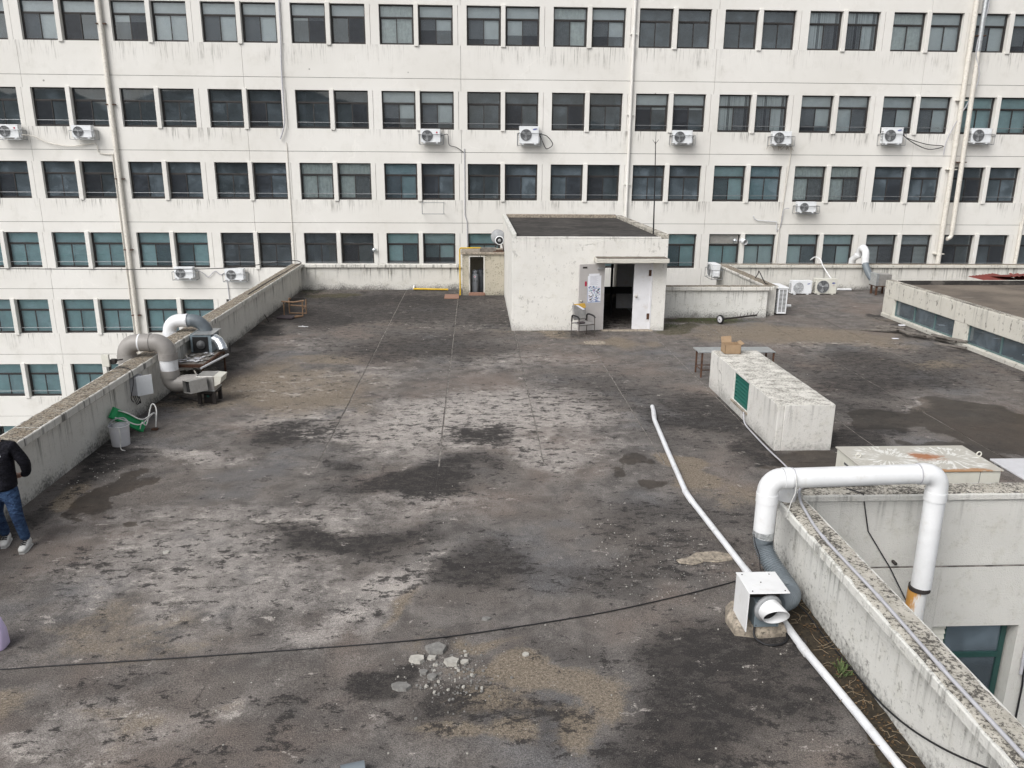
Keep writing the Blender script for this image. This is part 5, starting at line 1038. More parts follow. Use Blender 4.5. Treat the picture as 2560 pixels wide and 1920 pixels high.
# litter strip along the foreground parapet
m = MB(); vs = []
for i in range(61):
    y = 8.35-6.0*i/60
    for r in range(6): vs.append((3.50+.32*r/5+(.03*math.sin(i*.9)+.02*math.sin(i*2.3) if r == 0 else 0)+.0, y, (.0 if r == 0 else .012+.022*r/5)+random.uniform(-.006, .008)))
m._add(vs, [(i*6+r, (i+1)*6+r, (i+1)*6+r+1, i*6+r+1) for i in range(60) for r in range(5)], True); o = m.build('soil_strip', 'soil'); kind(o, 'stuff'); o['label'] = 'dark soil and moss gathered along the foreground parapet foot'; o['category'] = 'soil'
def leaves(name, mt, n, lx, ly, s0, s1, label, zf=.03):
    m = MB()
    for _ in range(n):
        x, y = lx(), ly(); s_ = random.uniform(s0, s1); Mx = Matrix.Translation((x, y, zf+random.uniform(0, .02))) @ Matrix.Rotation(random.uniform(0, 6.3), 4, 'Z') @ Matrix.Rotation(random.uniform(-.6, .6), 4, 'X')
        m._add([Mx @ Vector(q) for q in ((-s_, 0, 0), (-.2*s_, .45*s_, .1*s_), (s_, 0, .05*s_), (-.1*s_, -.4*s_, .12*s_))], [(0, 3, 2, 1)])
    o = m.build(name, mt); kind(o, 'stuff'); o['label'] = label; o['category'] = 'leaf litter'
leaves('leaf_litter', 'leaf_brown', 420, lambda: random.triangular(3.48, 3.8, 3.72), lambda: random.uniform(4.4, 8.3), .008, .026, 'dry brown leaves along the foreground parapet foot')
leaves('corner_litter', 'leaf_brown', 160, lambda: -6.6+abs(random.gauss(0, .18)), lambda: random.uniform(15, 31), .01, .03, 'dry litter along the foot of the long left parapet', .01)
m = MB()
for _ in range(60):
    x, y = random.triangular(3.48, 3.8, 3.68), random.uniform(4.6, 8.2); a = random.uniform(0, 6.3); L = random.uniform(.05, .22); m.tube([(x, y, .045), (x+L*.5*math.cos(a), y+L*.5*math.sin(a), .065), (x+L*math.cos(a+.3), y+L*math.sin(a+.3), .05)], .0025, 4)
o = m.build('dry_twigs', 'twig'); kind(o, 'stuff'); o['label'] = 'dry twigs and straw along the foreground parapet foot'; o['category'] = 'twigs'
t = thing('weed', 'small grey green weed growing beside the foreground drain pipe', 'weed', (3.66, 6.85, .03)); m = MB()
for _ in range(46):
    a = random.uniform(0, 6.3); L = random.uniform(.05, .13); e = random.uniform(.2, 1.1); p0 = Vector((3.66+random.gauss(0, .03), 6.85+random.gauss(0, .05), .035)); d = Vector((math.cos(a)*math.cos(e), math.sin(a)*math.cos(e), math.sin(e))); s_ = d.cross(Vector((0, 0, 1))).normalized()*.008
    m._add([p0-s_*.4, p0+d*L*.55-s_, p0+d*L, p0+d*L*.55+s_, p0+s_*.4], [(0, 1, 2, 3, 4)])
m.build('leaves', 'weed_green', t)
m = MB()
for (cx, cy, rx, ry, n_) in ((7.4, 25.1, 1.5, .35, 900), (6.0, 24.3, .35, .5, 260), (-6.2, 30.6, .5, .5, 250)):
    for _ in range(n_):
        x, y = random.gauss(cx, rx*.5), random.gauss(cy, ry*.5)
        if y > 25.48 and x > 5: continue
        if x < -6.63 or y > 31.2 or (x < 5.68 and x > 0 and y > 23.4): continue
        h = random.uniform(.01, .035); a = random.uniform(0, 6.3); w = .008; m._add([(x-w*math.cos(a), y-w*math.sin(a), 0), (x+w*math.cos(a), y+w*math.sin(a), 0), (x+random.uniform(-.02, .02), y+random.uniform(-.02, .02), h)], [(0, 1, 2)])
o = m.build('moss', 'weed_green'); kind(o, 'stuff'); o['label'] = 'low moss along the algae stained parapet foot'; o['category'] = 'moss'
# ------------------------------------------------------------------ broken concrete
def chunk(x, y, r, h, mt, label, seed, asp=1.3):
    rd = random.Random(seed); n_ = rd.randint(5, 7); a0 = rd.uniform(0, 6)
    p_ = [(x+r*asp*rd.uniform(.75, 1.1)*math.cos(a0+2*PI*k/n_), y+r*rd.uniform(.75, 1.1)*math.sin(a0+2*PI*k/n_)) for k in range(n_)]
    m = MB(); vs = [(a, b, .0) for a, b in p_]+[(x+(a-x)*.93, y+(b-y)*.93, h*rd.uniform(.75, 1.1)) for a, b in p_]
    m._add(vs, [(k, (k+1) % n_, n_+(k+1) % n_, n_+k) for k in range(n_)]+[tuple(range(n_, 2*n_))]); o = m.build('concrete_chunk', mt); return tag(o, label, 'rubble', 'broken concrete chunks in the foreground')
for k, (x, y, r, h, mt, lb) in enumerate(((-.42, 7.41, .12, .045, 'chunk_grey', 'largest dark grey concrete chunk in the foreground rubble'), (-.62, 7.24, .085, .04, 'chunk_pale', 'palest flat concrete chunk at the left of the rubble'), (-.26, 7.18, .085, .045, 'chunk_pale', 'pale square concrete chunk in the middle of the rubble'), (-.75, 6.81, .095, .03, 'chunk_grey', 'dark slate like chunk lying left and below the rubble'), (-.54, 7.03, .05, .03, 'chunk_grey', 'small grey chunk, left of the pair below the palest chunk'), (-.45, 6.95, .055, .03, 'chunk_grey', 'small grey chunk, right of the pair below the palest chunk'), (-.13, 7.19, .045, .03, 'chunk_pale', 'small pale chunk just right of the square chunk'), (.10, 7.99, .055, .02, 'chunk_grey', 'flat grey chip above the long black cable'), (-4.04, 9.69, .045, .025, 'chunk_pale', 'white fragment alone on the left half of the roof'), (-.47, 7.27, .05, .03, 'chunk_pale', 'pale wedge between the two largest chunks'), (.5, 7.3, .04, .02, 'chunk_pale', 'small pale chip right of the rubble, above the sand patch'))):
    chunk(x, y, r*.85, h, mt, lb, 100+k)
m = MB(); rd = random.Random(5)
def bit(x, y, s_):
    n_ = 5; a0 = rd.uniform(0, 6); p_ = [(x+s_*rd.uniform(.6, 1.2)*math.cos(a0+2*PI*k/n_), y+s_*rd.uniform(.6, 1.2)*math.sin(a0+2*PI*k/n_)) for k in range(n_)]; h = s_*rd.uniform(.4, .9)
    m._add([(a, b, -.002) for a, b in p_]+[(x+(a-x)*.8, y+(b-y)*.8, h) for a, b in p_], [(k, (k+1) % n_, n_+(k+1) % n_, n_+k) for k in range(n_)]+[tuple(range(n_, 2*n_))])
for _ in range(60): bit(rd.gauss(-.30, .20), rd.gauss(7.02, .20), rd.choice((.005, .008, .012, .022)))
for _ in range(150): bit(rd.uniform(-3, 3.3), rd.uniform(5.6, 9.5), rd.choice((.004, .005, .007, .011)))
for _ in range(110): bit(rd.uniform(1.6, 3.4), rd.uniform(8.2, 10.5), rd.choice((.004, .006, .010)))
for _ in range(40): bit(rd.gauss(-6.1, .25), rd.gauss(12.6, .5), rd.choice((.006, .009, .014)))
for _ in range(110): bit(rd.uniform(-6.5, 9), rd.uniform(10, 30), rd.choice((.006, .009, .013)))
o = m.build('rubble_bits', 'chunk_pale'); kind(o, 'stuff'); m = MB()
for _ in range(220): bit(rd.gauss(-.28, .24), rd.gauss(7.02, .24), rd.choice((.005, .008, .011, .018)))
for _ in range(160): bit(rd.gauss(2.6, .5), rd.gauss(9.3, .5), rd.choice((.005, .008, .012)))
o2 = m.build('grit', 'chunk_grey'); kind(o2, 'stuff'); o2['label'] = 'dull grey grit around the foreground rubble and flaked screed'; o2['category'] = 'grit'; o = bpy.data.objects['rubble_bits']; o['label'] = 'small pale concrete crumbs scattered over the roof'; o['category'] = 'rubble'
# flaked repair: raised broken edge of screed by the drain pipe, pale patch by the chair
for k, (x, y, r, lb) in enumerate(((3.05, 9.35, .16, 'flaked pale screed piece beside the drain pipe'), (2.75, 9.25, .09, 'smaller flaked screed piece left of the drain pipe'))): 
    o = chunk(x, y, r, .015, 'plinth_concrete', lb, 300+k, 2.0)
o = chunk(3.35, 21.9, .28, .010, 'plinth_concrete', 'pale mortar patch on the roof in front of the chair', 311, 1.3); o.name = 'mortar_patch'
# pipe mouth at the bottom edge
tag(MB().pipe([(-1.14, 5.64, .045), (-.95, 5.69, .045)], .062, 22, .008).build('pipe_stub', 'flex_hose'), 'grey pipe stub with dark mouth at the bottom photo edge', 'pipe')
tag(MB().lathe([(.05, .003), (.0, .003)], (-6.36, 12.98, .004), 18).build('drain_hole', 'dark_inside'), 'dark round drain hole by the left parapet', 'drain')
# ------------------------------------------------------------------ left parapet equipment
bd = thing('elbow_duct', 'thick grey duct arching over the left parapet with a white sleeve', 'duct', (-6.28, 16.3, 0)); YD = 16.3; RD = .178; XD = -6.28
MB().tube([(-7.10, YD, .3), (-7.10, YD, 1.06)]+arc((-6.85, YD, 1.06), .25, PI, PI/2, (1, 0, 0), (0, 0, 1), 10)+[(-6.66, YD, 1.31)], RD, 28).build('outer_elbow', 'grey_pvc', bd)
MB().tube([(-6.66, YD, 1.31), (-6.53, YD, 1.31)]+arc((-6.53, YD, 1.06), .25, PI/2, 0, (1, 0, 0), (0, 0, 1), 10)+[(XD, YD, .96)], RD+.003, 28).build('inner_elbow', 'grey_pvc', bd)
m = MB(); m.tube([(XD, YD, .96), (XD, YD, 1.10)], RD+.012, 28); m.tube([(-7.10, YD, .95), (-7.10, YD, 1.06)], RD+.012, 28); m.tube([(-6.62, YD, 1.31), (-6.585, YD, 1.31)], RD+.014, 28); m.split('collar', 'grey_pvc', bd)
MB().tube([(-6.82, YD, 1.31), (-6.79, YD, 1.31)], RD+.002, 28).build('pale_band', 'white_pvc_dirty', bd); MB().tube([(XD, YD, .74), (XD, YD, .96)], RD-.004, 28).build('sleeve', 'white_pvc_dirty', bd)
MB().tube([(XD, YD, .58), (XD, YD, .74)], RD+.008, 28).build('collar', 'grey_pvc', bd)
MB().tube([(XD, YD, .60), (XD, YD, .56)]+arc((-6.16, YD, .56), .12, PI, 1.5*PI, (1, 0, 0), (0, 0, 1), 8)+[(-5.95, YD+.03, .45), (-5.74, YD+.06, .45)], RD-.006, 28).build('lower_elbow', 'grey_pvc', bd)
bf = thing('duct_blower', 'stainless blower box with square mouth on dark stand by the left parapet', 'blower', (-5.6, 16.5, 0))
MB().box(-5.76, -5.40, 16.26, 16.72, .30, .60, .01).build('casing', 'stainless', bf); MB().box(-5.77, -5.39, 16.25, 16.73, .285, .30).build('lip', 'galvanised', bf)
eb_ = MB(); eb_.prism([(-5.40, 16.28, .38), (-5.28, 16.28, .44), (-5.24, 16.28, .58), (-5.40, 16.28, .60)], (0, .42, 0)); eb_.build('end_box', 'ac_beige', bf)
hm = Matrix.Translation((-5.86, 15.98, .45)) @ Matrix.Rotation(-.75, 4, 'Z') @ Matrix.Rotation(-.12, 4, 'Y')
m = MB(); w_ = .14; m.box(-w_, w_, 0, .38, .12, .128, M=hm); m.box(-w_, -w_+.008, 0, .38, -.12, .12, M=hm); m.box(w_-.008, w_, 0, .38, -.12, .12, M=hm); m.box(-w_, w_, 0, .38, -.128, -.12, M=hm); m.build('mouth', 'stainless', bf); MB().box(-w_+.01, w_-.01, .06, .07, -.12, .12, M=hm).build('mouth_dark', 'dark_inside', bf)  # black sheet inside the mouth paints its shade
for x in (-5.73, -5.43):
    for y in (16.30, 16.69): MB().box(x-.035, x+.035, y-.03, y+.03, -.01, .285).build('stand_leg', 'dark_steel', bf)
m = MB(); m.box(-5.76, -5.40, 16.28, 16.72, .22, .284); m.build('stand_frame', 'dark_steel', bf); MB().box(-5.66, -5.48, 16.36, 16.6, 0, .18, .01).build('motor', 'dark_steel', bf); MB().box(-5.6, -5.55, 16.35, 16.36, .13, .17).build('label_plate', 'louver_green', bf)
MB().tube([(-6.3, 16.75, .02), (-5.75, 16.35, .03)], .012, 6).build('brace', 'dark_steel', bf)
# second duct and fan on the rusty table
sd2 = thing('elbow_duct', 'white elbow duct with ribbed grey hose over the left parapet, farther back', 'duct', (-6.2, 18.7, 0)); Y2 = 18.75
MB().tube([(-7.12, Y2, .2), (-7.12, Y2, 1.02)]+arc((-6.86, Y2, 1.02), .26, PI, PI/2, (1, 0, 0), (0, 0, 1), 10)+[(-6.70, Y2, 1.28)], .15, 24).build('elbow', 'white_pvc', sd2)
m = MB(); m.tube([(-7.12, Y2, .92), (-7.12, Y2, 1.02)], .16, 24); m.tube([(-6.72, Y2, 1.28), (-6.68, Y2, 1.28)], .16, 24); m.split('collar', 'white_pvc_dirty', sd2)
pp = [Vector(q) for q in [(-6.68, Y2, 1.28)]]+arc((-6.60, Y2, .95), .33, PI/2, -.25, (1, 0, 0), (0, 0, 1), 30); Q = []; rs = []
for i in range(len(pp)-1):
    for s_ in range(2): Q.append(pp[i].lerp(pp[i+1], s_/2)); rs.append(.15 if s_ else .136)
MB().tube(Q, rs, 22).build('ribbed_hose', 'flex_hose', sd2)
f2 = thing('duct_fan', 'blue grey fan box with silver elbow outlet above the rusty table', 'duct fan', (-6.3, 18.6, .6))
m = MB(); m.box(-6.52, -6.05, 18.32, 18.36, .62, 1.0); m.box(-6.09, -6.05, 18.36, 18.9, .62, 1.0); m.box(-6.52, -6.48, 18.36, 18.9, .62, 1.0); m.box(-6.52, -6.05, 18.32, 18.9, 1.0, 1.025); m.box(-6.52, -6.05, 18.86, 18.9, .62, 1.0); m.build('casing', 'blue_grey_steel', f2)
MB().box(-6.47, -6.12, 18.31, 18.318, .63, .98).build('opening', 'dark_inside', f2); m = MB(); m.lathe([(.10, 0), (.10, .02), (.085, .03), (.05, .03), (.04, .05), (0, .05)], (-6.28, 18.305, .80), 24, Matrix.Rotation(PI/2, 3, 'X')); m.build('motor', 'ac_grille', f2)  # the opening is a black sheet, shade painted on the closed front
MB().tube([(-6.06, 18.45, .92), (-5.98, 18.4, .92), (-5.88, 18.33, .88), (-5.80, 18.26, .78), (-5.77, 18.22, .70)], .11, 20, smooth=False).build('silver_elbow', 'bright_metal', f2); MB().box(-6.45, -6.0, 18.3, 18.95, 1.03, 1.05).build('lid', 'galvanised', f2)
rt = thing('rusty_table', 'rusty frame table with peeling dark top beside the left parapet', 'table', (-6.1, 18.2, 0))
MB().box(-6.55, -5.92, 17.3, 18.95, .56, .60, .004).build('table_top', 'old_wood', rt)
for x in (-6.5, -5.97):
    for y in (17.36, 18.9): MB().box(x-.02, x+.02, y-.02, y+.02, -.01, .56).build('leg', 'rust', rt)
MB().box(-5.93, -5.89, 17.3, 18.95, .54, .60).box(-6.55, -5.92, 17.26, 17.3, .53, .60).build('apron', 'rust', rt)
for k in range(26):
    Mx = Matrix.Translation((random.uniform(-6.5, -6.0), random.uniform(17.4, 18.25), .61+random.uniform(0, .03))) @ Matrix.Rotation(random.uniform(0, 3), 4, 'Z') @ Matrix.Rotation(random.uniform(-.12, .12), 4, 'X'); a, b = random.uniform(.04, .13), random.uniform(.03, .06)
    MB().box(-a, a, -b, b, -.003, .003, M=Mx).build('flake', random.choice(('bucket_grey', 'conduit_grey', 'chunk_grey', 'old_wood')), rt)
for k, (a, b, mt, lb) in enumerate((((-5.9, 17.05, .57), (-5.72, 18.4, .55), 'white_pvc_dirty', 'dirty white bar resting on the rusty table edge'), ((-6.5, 17.9, .66), (-5.98, 17.05, .35), 'facade_pipe', 'pale stick leaning against the rusty table'))): tag(MB().tube([a, b], .025 if k == 0 else .014, 8).build('stick', mt), lb, 'stick')
m = MB()
for k in range(30): x, y = random.uniform(-6.55, -6.1), random.uniform(17.3, 18.4); Mx = Matrix.Translation((x, y, random.uniform(.02, .3))) @ Matrix.Rotation(random.uniform(0, 3), 4, 'Z') @ Matrix.Rotation(random.uniform(-.5, .5), 4, 'X'); m.box(-.16, .16, -.06, .06, -.008, .008, M=Mx)
tag(m.build('scrap_pile', 'old_wood'), 'dark scrap boards heaped under the rusty table', 'scrap')
# electric box, antenna box
eb = thing('electric_box', 'white electric box with hanging cables on the left parapet face', 'electric box', (-6.6, 15.4, .6)); MB().box(-6.649, -6.52, 15.22, 15.52, .50, .86, .006).build('box_body', 'conduit_grey', eb); MB().box(0, .30, -.006, .006, .49, .88, .003, M=Matrix.Translation((-6.52, 15.22, 0)) @ Matrix.Rotation(.75, 4, 'Z')).build('door', 'ac_white', eb)
m = MB()
for k in range(4): m.tube(smooth_path([(-6.6, 15.2+k*.08, .5), (-6.56, 15.2+k*.07, .38-k*.02), (-6.58, 15.3+.04*k, .30), (-6.57, 15.42, .36), (-6.6, 15.35, .5)], 4), .007, 5)
m.tube(smooth_path([(-6.85, 15.35, 1.05), (-6.56, 15.15, 1.03), (-6.53, 15.12, .8), (-6.6, 15.1, .5), (-6.6, 15.2, .38)], 5), .008, 5); m.build('cables', 'black_cable', eb)
ab = thing('antenna_box', 'pale flat antenna box clamped on the left coping', 'antenna', (-7.0, 15.3, 1.0)); MB().box(-7.12, -6.98, 15.22, 15.27, 1.08, 1.32, .006).build('panel', 'ac_beige', ab); m = MB(); m.tube([(-7.0, 15.3, 1.0), (-7.0, 15.3, 1.2)], .015, 6); m.tube([(-7.0, 15.27, 1.18), (-6.82, 15.45, 1.17)], .015, 6); m.box(-7.0, -6.9, 15.27, 15.4, 1.12, 1.2); m.build('bracket', 'dark_steel', ab)
for x, y, dx, dz, lb in ((-6.44, 20.9, .01, .26, 'short dark rod standing by the left parapet behind the rusty table'), (-6.40, 24.9, -.12, .24, 'short dark rod leaning by the left parapet near the overturned chair')): tag(MB().tube([(x, y, 0), (x+dx, y, dz)], .013, 6).build('rod', 'dark_steel'), lb, 'rod')
# bucket and green swing seat
bk = thing('bucket', 'grey plastic bucket leaning against the left parapet', 'bucket', (-6.33, 13.9, 0)); bc_ = (-6.33, 13.85)
MB().lathe([(0, .015), (.14, .015), (.147, 0), (.150, .002), (.151, .008), (.152, .03), (.168, .33), (.169, .352), (.170, .358), (.176, .360), (.178, .362), (.178, .372), (.176, .375), (.167, .375), (.165, .370), (.146, .05), (.14, .03), (0, .03)], (bc_[0], bc_[1], 0), 28).build('tub', 'bucket_grey', bk)
MB().tube(smooth_path([(bc_[0]-.17, bc_[1], .37), (bc_[0]-.1, bc_[1]+.05, .45), (bc_[0]+.05, bc_[1]+.1, .47), (bc_[0]+.16, bc_[1]+.06, .39)], 5), .012, 6).build('handle', 'fan_grey', bk); MB().lathe([(.13, 0), (.11, .05), (0, .07)], (bc_[0], bc_[1]+.02, .34), 20).build('contents', 'fan_grey', bk)
gs = thing('swing_seat', 'green plastic swing seat with white ropes leaning by the grey bucket', 'swing seat', (-6.3, 14.5, 0))
A, B_ = Vector((-6.60, 14.20, .50)), Vector((-6.22, 14.62, .06)); ud = (B_-A).normalized(); sdv = Vector((.55, -.35, .45)).normalized(); nv = Vector((.25, -.75, .5)); nv = (nv-ud*nv.dot(ud)).normalized(); sdv = nv.cross(ud)
Mg = Matrix((ud, sdv, nv)).transposed().to_4x4(); Mg.translation = (A+B_)/2; L2 = (B_-A).length/2
m = MB(); m.box(-L2, L2, -.11, .11, -.015, .015, .006, M=Mg)
for s_ in (-1, 1): m.box(-L2, L2, s_*.09-.012, s_*.09+.012, .015, .045, .004, M=Mg); m.box(s_*(L2-.06)-.05, s_*(L2-.06)+.05, -.10, .10, .015, .05, .006, M=Mg)
m.build('seat', 'green_plastic', gs)
def gp(x, y, z): return Mg @ Vector((x, y, z))
for s_ in (-1, 1): MB().tube(smooth_path([gp(-L2*.75, s_*.07, .05), gp(-L2*.4, s_*.07, .16), gp(.1, s_*.05, .28), (-6.05, 14.75, .30), (-6.02, 14.66, .05)], 6), .012, 7).build('rope', 'rope', gs)
MB().tube(smooth_path([gp(L2*.75, .07, .05), gp(L2*.7, .02, .22), (-6.15, 14.9, .42), (-6.03, 14.8, .36), (-6.02, 14.66, .06)], 6), .012, 7).build('rope', 'rope', gs); MB().tube(smooth_path([gp(L2*.75, -.07, .05), (-6.2, 14.5, .2), gp(L2*.6, -.02, .25)], 5), .010, 6).build('rope', 'rope', gs); MB().box(-6.09, -5.98, 14.6, 14.68, .0, .04, .006).build('hook', 'rust', gs)
tag(MB().tube(smooth_path([(-6.26, 13.68, .38), (-6.24, 13.66, .25), (-6.25, 13.64, .06), (-6.2, 13.55, .015), (-6.12, 13.5, .015)], 5), .009, 6).build('cord', 'rope'), 'white cord hanging over the front of the grey bucket', 'cord')
# overturned wooden chair at far left
wc = thing('wooden_chair', 'overturned wooden chair frame near the far left corner', 'chair', (-5.8, 25.9, 0)); 
def bar(m, a, b, w=.022): m.tube([a, b], w, 6, smooth=False)
c4 = [(-6.12, 25.75), (-5.52, 25.7), (-6.05, 26.2), (-5.5, 26.15)]
for x, y in c4: m = MB(); bar(m, (x, y, .03), (x+.01, y, .50)); m.build('leg', 'wood', wc)
m = MB(); bar(m, (-6.16, 25.7, .51), (-5.78, 25.66, .49), .028); bar(m, (-5.78, 25.66, .49), (-5.46, 25.72, .53), .028); bar(m, (-6.05, 26.2, .5), (-5.98, 26.18, .53), .028); m.build('arm', 'wood', wc)
m = MB(); bar(m, (-6.05, 26.2, .04), (-5.5, 26.15, .04)); bar(m, (-6.0, 26.2, .3), (-5.52, 26.17, .27)); bar(m, (-6.12, 25.75, .04), (-5.52, 25.7, .04)); bar(m, (-5.52, 25.7, .04), (-5.9, 25.4, .03), .03); bar(m, (-5.52, 25.7, .25), (-5.5, 26.15, .25)); m.build('rail', 'wood', wc)
tag(MB().box(-.26, .26, -.2, .2, .0, .07, .03, M=Matrix.Translation((-6.0, 25.5, .004)) @ Matrix.Rotation(-.15, 4, 'Z')).build('seat_cushion', 'cushion_dark'), 'dark seat cushion lying before the overturned wooden chair', 'cushion')
# metal armchair by the door
ch = thing('armchair', 'battered metal armchair with torn grey back beside the stairhouse door', 'chair', (3.12, 22.75, 0)); CM = Matrix.Translation((3.10, 22.72, 0)) @ Matrix.Rotation(.42, 4, 'Z')
cp_ = lambda x, y, z: CM @ Vector((x, y, z))
for sx in (-1, 1):
    for sy, top_ in ((-1, .58), (1, .56)): MB().tube([cp_(sx*.26, sy*.22, 0), cp_(sx*.26, sy*.20, top_)], .013, 8).build('leg', 'chair_tube', ch)
    MB().tube(smooth_path([cp_(sx*.26, -.22, .56), cp_(sx*.26, -.14, .61), cp_(sx*.26, .1, .62), cp_(sx*.25, .2, .58), cp_(sx*.24, .24, .42)], 4), .024, 8).build('armrest', 'black_rubber', ch)
m = MB(); m.box(-.25, .25, -.22, .20, .385, .40, .006, M=CM); m.build('seat', 'chair_vinyl', ch); MB().tube([cp_(-.26, -.21, .37), cp_(.26, -.21, .37)], .012, 6).tube([cp_(-.26, .2, .37), cp_(.26, .2, .37)], .012, 6).build('stretcher', 'chair_tube', ch)
BMx = CM @ Matrix.Translation((.02, .20, .40)) @ Matrix.Rotation(-.22, 4, 'X'); bkp = MB().box(-.22, .22, -.03, .04, .06, .50, .03, M=BMx).build('backrest', 'chair_vinyl', ch); MB().prism([BMx @ Vector(q) for q in ((-.16, -.034, .505), (.1, -.034, .36), (.22, -.034, .40), (.2, -.034, .51))], BMx.to_3x3() @ Vector((0, .08, .012))).build('torn_foam', 'foam_yellow', bkp); MB().prism([BMx @ Vector(q) for q in ((-.12, -.040, .48), (.10, -.040, .33), (.18, -.040, .34), (-.04, -.040, .48))], BMx.to_3x3() @ Vector((0, .005, 0))).build('torn_lining', 'paper', bkp)
tag(MB().box(-.12, .1, -.08, .06, 0, .05, .02, M=CM @ Matrix.Translation((-.10, -.06, .402))).build('dark_rag', 'cushion_dark'), 'dark rag lying on the battered armchair seat', 'rag')
tag(MB().tube([(-5.35, 24.2, .01), (-5.05, 24.15, .012)], .01, 5).tube([(-5.25, 24.3, .01), (-5.15, 24.1, .012)], .01, 5).build('stick', 'white_pvc_dirty'), 'crossed white sticks on the roof near the overturned chair', 'stick')
# lavender bag cut by the left edge
lb = thing('bag', 'lavender bag standing at the left photo edge', 'bag', (-5.13, 7.6, 0)); m = MB(); secs = []
for z, w, d in ((0, .15, .09), (.03, .17, .10), (.20, .165, .09), (.34, .14, .05), (.37, .13, .03)): secs.append([(-5.09+w*math.copysign(abs(math.cos(a))**.5, math.cos(a)), 7.62+d*math.copysign(abs(math.sin(a))**.5, math.sin(a)), z) for a in [2*PI*k/20 for k in range(20)]])
vs = [p for s_ in secs for p in s_]; m._add(vs, [(i*20+k, i*20+(k+1) % 20, (i+1)*20+(k+1) % 20, (i+1)*20+k) for i in range(4) for k in range(20)]+[tuple(range(80, 100))], True); m.build('bag_body', 'lavender', lb); MB().tube(smooth_path([(-5.2, 7.62, .36), (-5.19, 7.62, .47), (-5.1, 7.62, .47), (-5.09, 7.62, .36)], 6), .01, 6).build('handle', 'lavender', lb)
# ------------------------------------------------------------------ person at the left edge: faces the camera, hands behind the back
def skin_obj(name, pts, edges, mt, parent, sub=2, root=0):
    me = bpy.data.meshes.new(name); me.from_pydata([p[0] for p in pts], edges, []); me.materials.append(MAT[mt])
    o = bpy.data.objects.new(name, me); col.objects.link(o); o.parent = parent; o.matrix_parent_inverse = parent_inv(parent)
    md = o.modifiers.new('Skin', 'SKIN'); md.use_smooth_shade = True
    for i, p in enumerate(pts):
        r = p[1]; me.skin_vertices[0].data[i].radius = r if isinstance(r, tuple) else (r, r); me.skin_vertices[0].data[i].use_root = (i == root)
    o.modifiers.new('Subdivision', 'SUBSURF').levels = sub; o.modifiers[-1].render_levels = sub; return o
pe = thing('person', 'person in black jacket and blue jeans at the left edge, hands behind back', 'person', (-6.1, 9.9, 0))
px, py = -6.10, 9.92
V_ = lambda x, y, z: (px+x, py+y, z)
# sides: +x is the person's left hand side as seen (image right)
body = [(V_(0, 0, .95), (.09, .08)), (V_(0, 0, 1.15), (.10, .08)), (V_(-.005, .0, 1.36), (.11, .08)), (V_(-.01, .0, 1.46), (.08, .07)), (V_(-.015, -.02, 1.53), .055), (V_(-.02, -.04, 1.64), (.08, .095)), (V_(-.02, -.03, 1.73), (.075, .09)),
 (V_(.17, .0, 1.40), .06), (V_(.27, .05, 1.16), .045), (V_(.22, .15, .98), .035), (V_(.10, .19, .93), .032),
 (V_(-.19, .0, 1.40), .06), (V_(-.28, .05, 1.16), .045), (V_(-.22, .15, .98), .035), (V_(-.10, .19, .93), .032),
 (V_(.09, .0, .88), .06), (V_(.15, -.06, .50), .045), (V_(.19, -.02, .09), .042), (V_(.20, -.16, .04), .035),
 (V_(-.09, .0, .88), .06), (V_(-.13, -.0, .50), .045), (V_(-.15, .14, .09), .042), (V_(-.13, .0, .04), .035)]
ed = [(0, 1), (1, 2), (2, 3), (3, 4), (4, 5), (5, 6), (2, 7), (7, 8), (8, 9), (9, 10), (2, 11), (11, 12), (12, 13), (13, 14), (0, 15), (15, 16), (16, 17), (17, 18), (0, 19), (19, 20), (20, 21), (21, 22)]
for sgn, wi in ((1, 10), (-1, 14)):      # five fingers on each clasped hand
    for f in range(5):
        b0 = len(body); sp_ = (f-2)*.017
        body.append((V_(sgn*.075, .195+.005*f, .925+sp_), .011)); body.append((V_(sgn*.03, .215, .915+sp_*.9), .009)); body.append((V_(-sgn*.005, .21, .905+sp_*.8), .008)); ed += [(wi, b0), (b0, b0+1), (b0+1, b0+2)]
skin_obj('body', body, ed, 'skin', pe)
jk = [(V_(0, 0, .80), (.19, .16)), (V_(0, 0, .90), (.195, .16)), (V_(0, .0, 1.05), (.195, .15)), (V_(0, 0, 1.22), (.20, .145)), (V_(-.005, .0, 1.38), (.165, .12)), (V_(-.01, .0, 1.47), (.085, .08)),
 (V_(.19, .01, 1.405), .085), (V_(.305, .05, 1.16), .075), (V_(.245, .15, .985), .058), (V_(.16, .18, .945), .045), (V_(-.21, .01, 1.405), .085), (V_(-.31, .05, 1.16), .075), (V_(-.25, .15, .985), .058), (V_(-.16, .18, .945), .045)]
skin_obj('jacket', jk, [(0, 1), (1, 2), (2, 3), (3, 4), (4, 5), (4, 6), (6, 7), (7, 8), (8, 9), (4, 10), (10, 11), (11, 12), (12, 13)], 'jacket', pe)
jn = [(V_(0, 0, 1.02), (.14, .11)), (V_(0, 0, .84), (.155, .125)), (V_(.10, -.01, .74), .105), (V_(.15, -.06, .48), .078), (V_(.18, -.02, .20), .068), (V_(.19, -.015, .10), .066), (V_(-.10, .0, .74), .105), (V_(-.135, .0, .48), .078), (V_(-.15, .11, .20), .068), (V_(-.155, .14, .10), .066)]
skin_obj('jeans', jn, [(0, 1), (1, 2), (2, 3), (3, 4), (4, 5), (1, 6), (6, 7), (7, 8), (8, 9)], 'denim', pe)
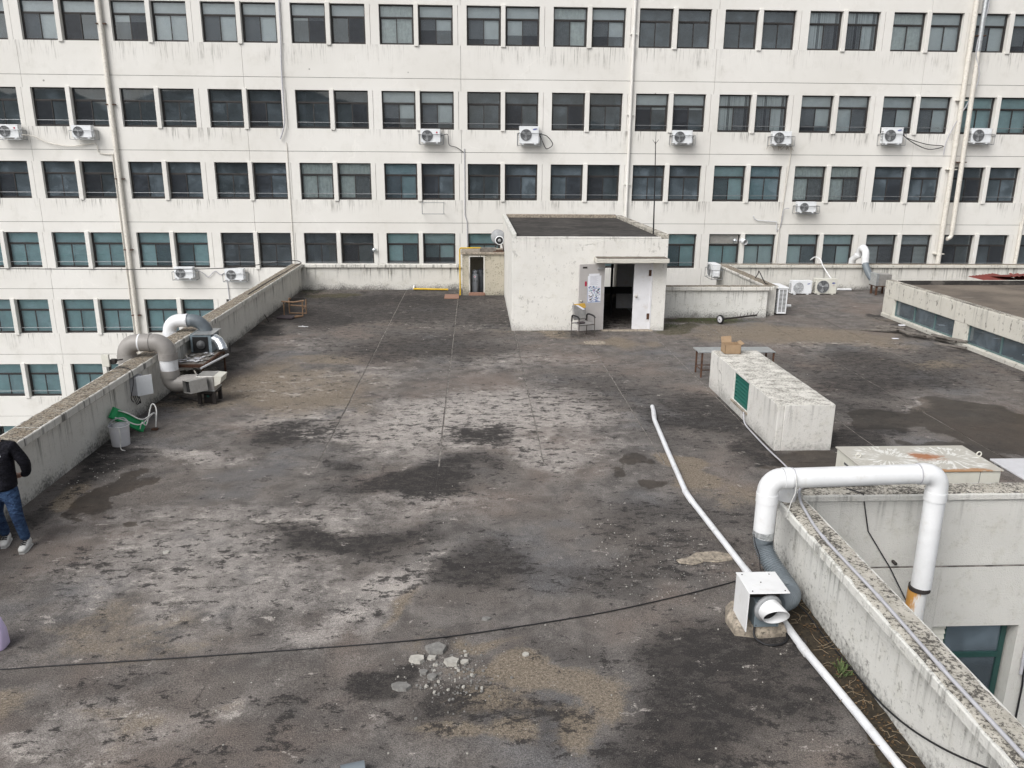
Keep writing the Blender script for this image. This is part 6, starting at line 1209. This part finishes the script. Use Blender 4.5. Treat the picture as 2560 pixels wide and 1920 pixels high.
def shoe(ax_, ay_, rz):
    Mx = Matrix.Translation((px+ax_, py+ay_, 0)) @ Matrix.Rotation(rz, 4, 'Z'); m = MB(); secs = [(-.20, .030, .04), (-.17, .048, .062), (-.10, .052, .075), (-.03, .046, .105), (.03, .042, .12), (.07, .036, .10), (.085, .022, .07)]
    vs = []; n_ = 12
    for y, w, h in secs:
        for k in range(n_): a = 2*PI*k/n_; vs.append(Mx @ Vector((w*math.copysign(abs(math.cos(a))**.7, math.cos(a)), y, .02+max(-.006, h*.5+h*.5*math.copysign(abs(math.sin(a))**.8, math.sin(a))))))
    m._add(vs, [(i*n_+k, i*n_+(k+1) % n_, (i+1)*n_+(k+1) % n_, (i+1)*n_+k) for i in range(len(secs)-1) for k in range(n_)]+[tuple(range(n_))[::-1], tuple(range((len(secs)-1)*n_, len(secs)*n_))], True)
    s_ = m.build('shoe', 'shoe_white', pe); m = MB(); m.prism([Mx @ Vector((w, y, .0)) for w, y in ((-.030, -.195), (.030, -.195), (.050, -.12), (.040, .08), (-.040, .08), (-.050, -.12))], (0, 0, .026)); m.build('sole', 'shoe_white', s_)
    m = MB()
    for k in range(5): y = -.115+k*.03; z = .10+k*.012; m.tube([Mx @ Vector((-.032, y, z-.006)), Mx @ Vector((0, y-.004, z+.006)), Mx @ Vector((.032, y, z-.006))], .009, 5)
    m.build('laces', 'black_rubber', s_)
shoe(.195, -.02, .12); shoe(-.15, .14, .25)
o = link('chest_logo', text_mesh('D', .055), 'paper', pe); o.matrix_basis = Matrix.Translation((px+.115, py-.155, 1.33)) @ Matrix.Rotation(PI/2, 4, 'X')
m = MB()
m.lathe([(.085, -.02), (.092, .03), (.075, .075), (.03, .1), (0, .103)], (px-.02, py-.025, 1.70), 20); m.build('hair', 'hair', pe)
m = MB()
for sx in (-1, 1): m.lathe([(0, -.01), (.011, -.005), (.011, .005), (0, .01)], (px-.02+sx*.03, py-.125, 1.665), 10)
m.build('eyes', 'hair', pe); m = MB(); m.prism([(px-.035, py-.125, 1.625), (px-.005, py-.125, 1.625), (px-.02, py-.135, 1.665)], (0, -.012, -.004)); m.build('nose', 'skin', pe); MB().box(px-.045, px+.005, py-.13, py-.125, 1.592, 1.60).build('mouth', 'logo_red', pe)
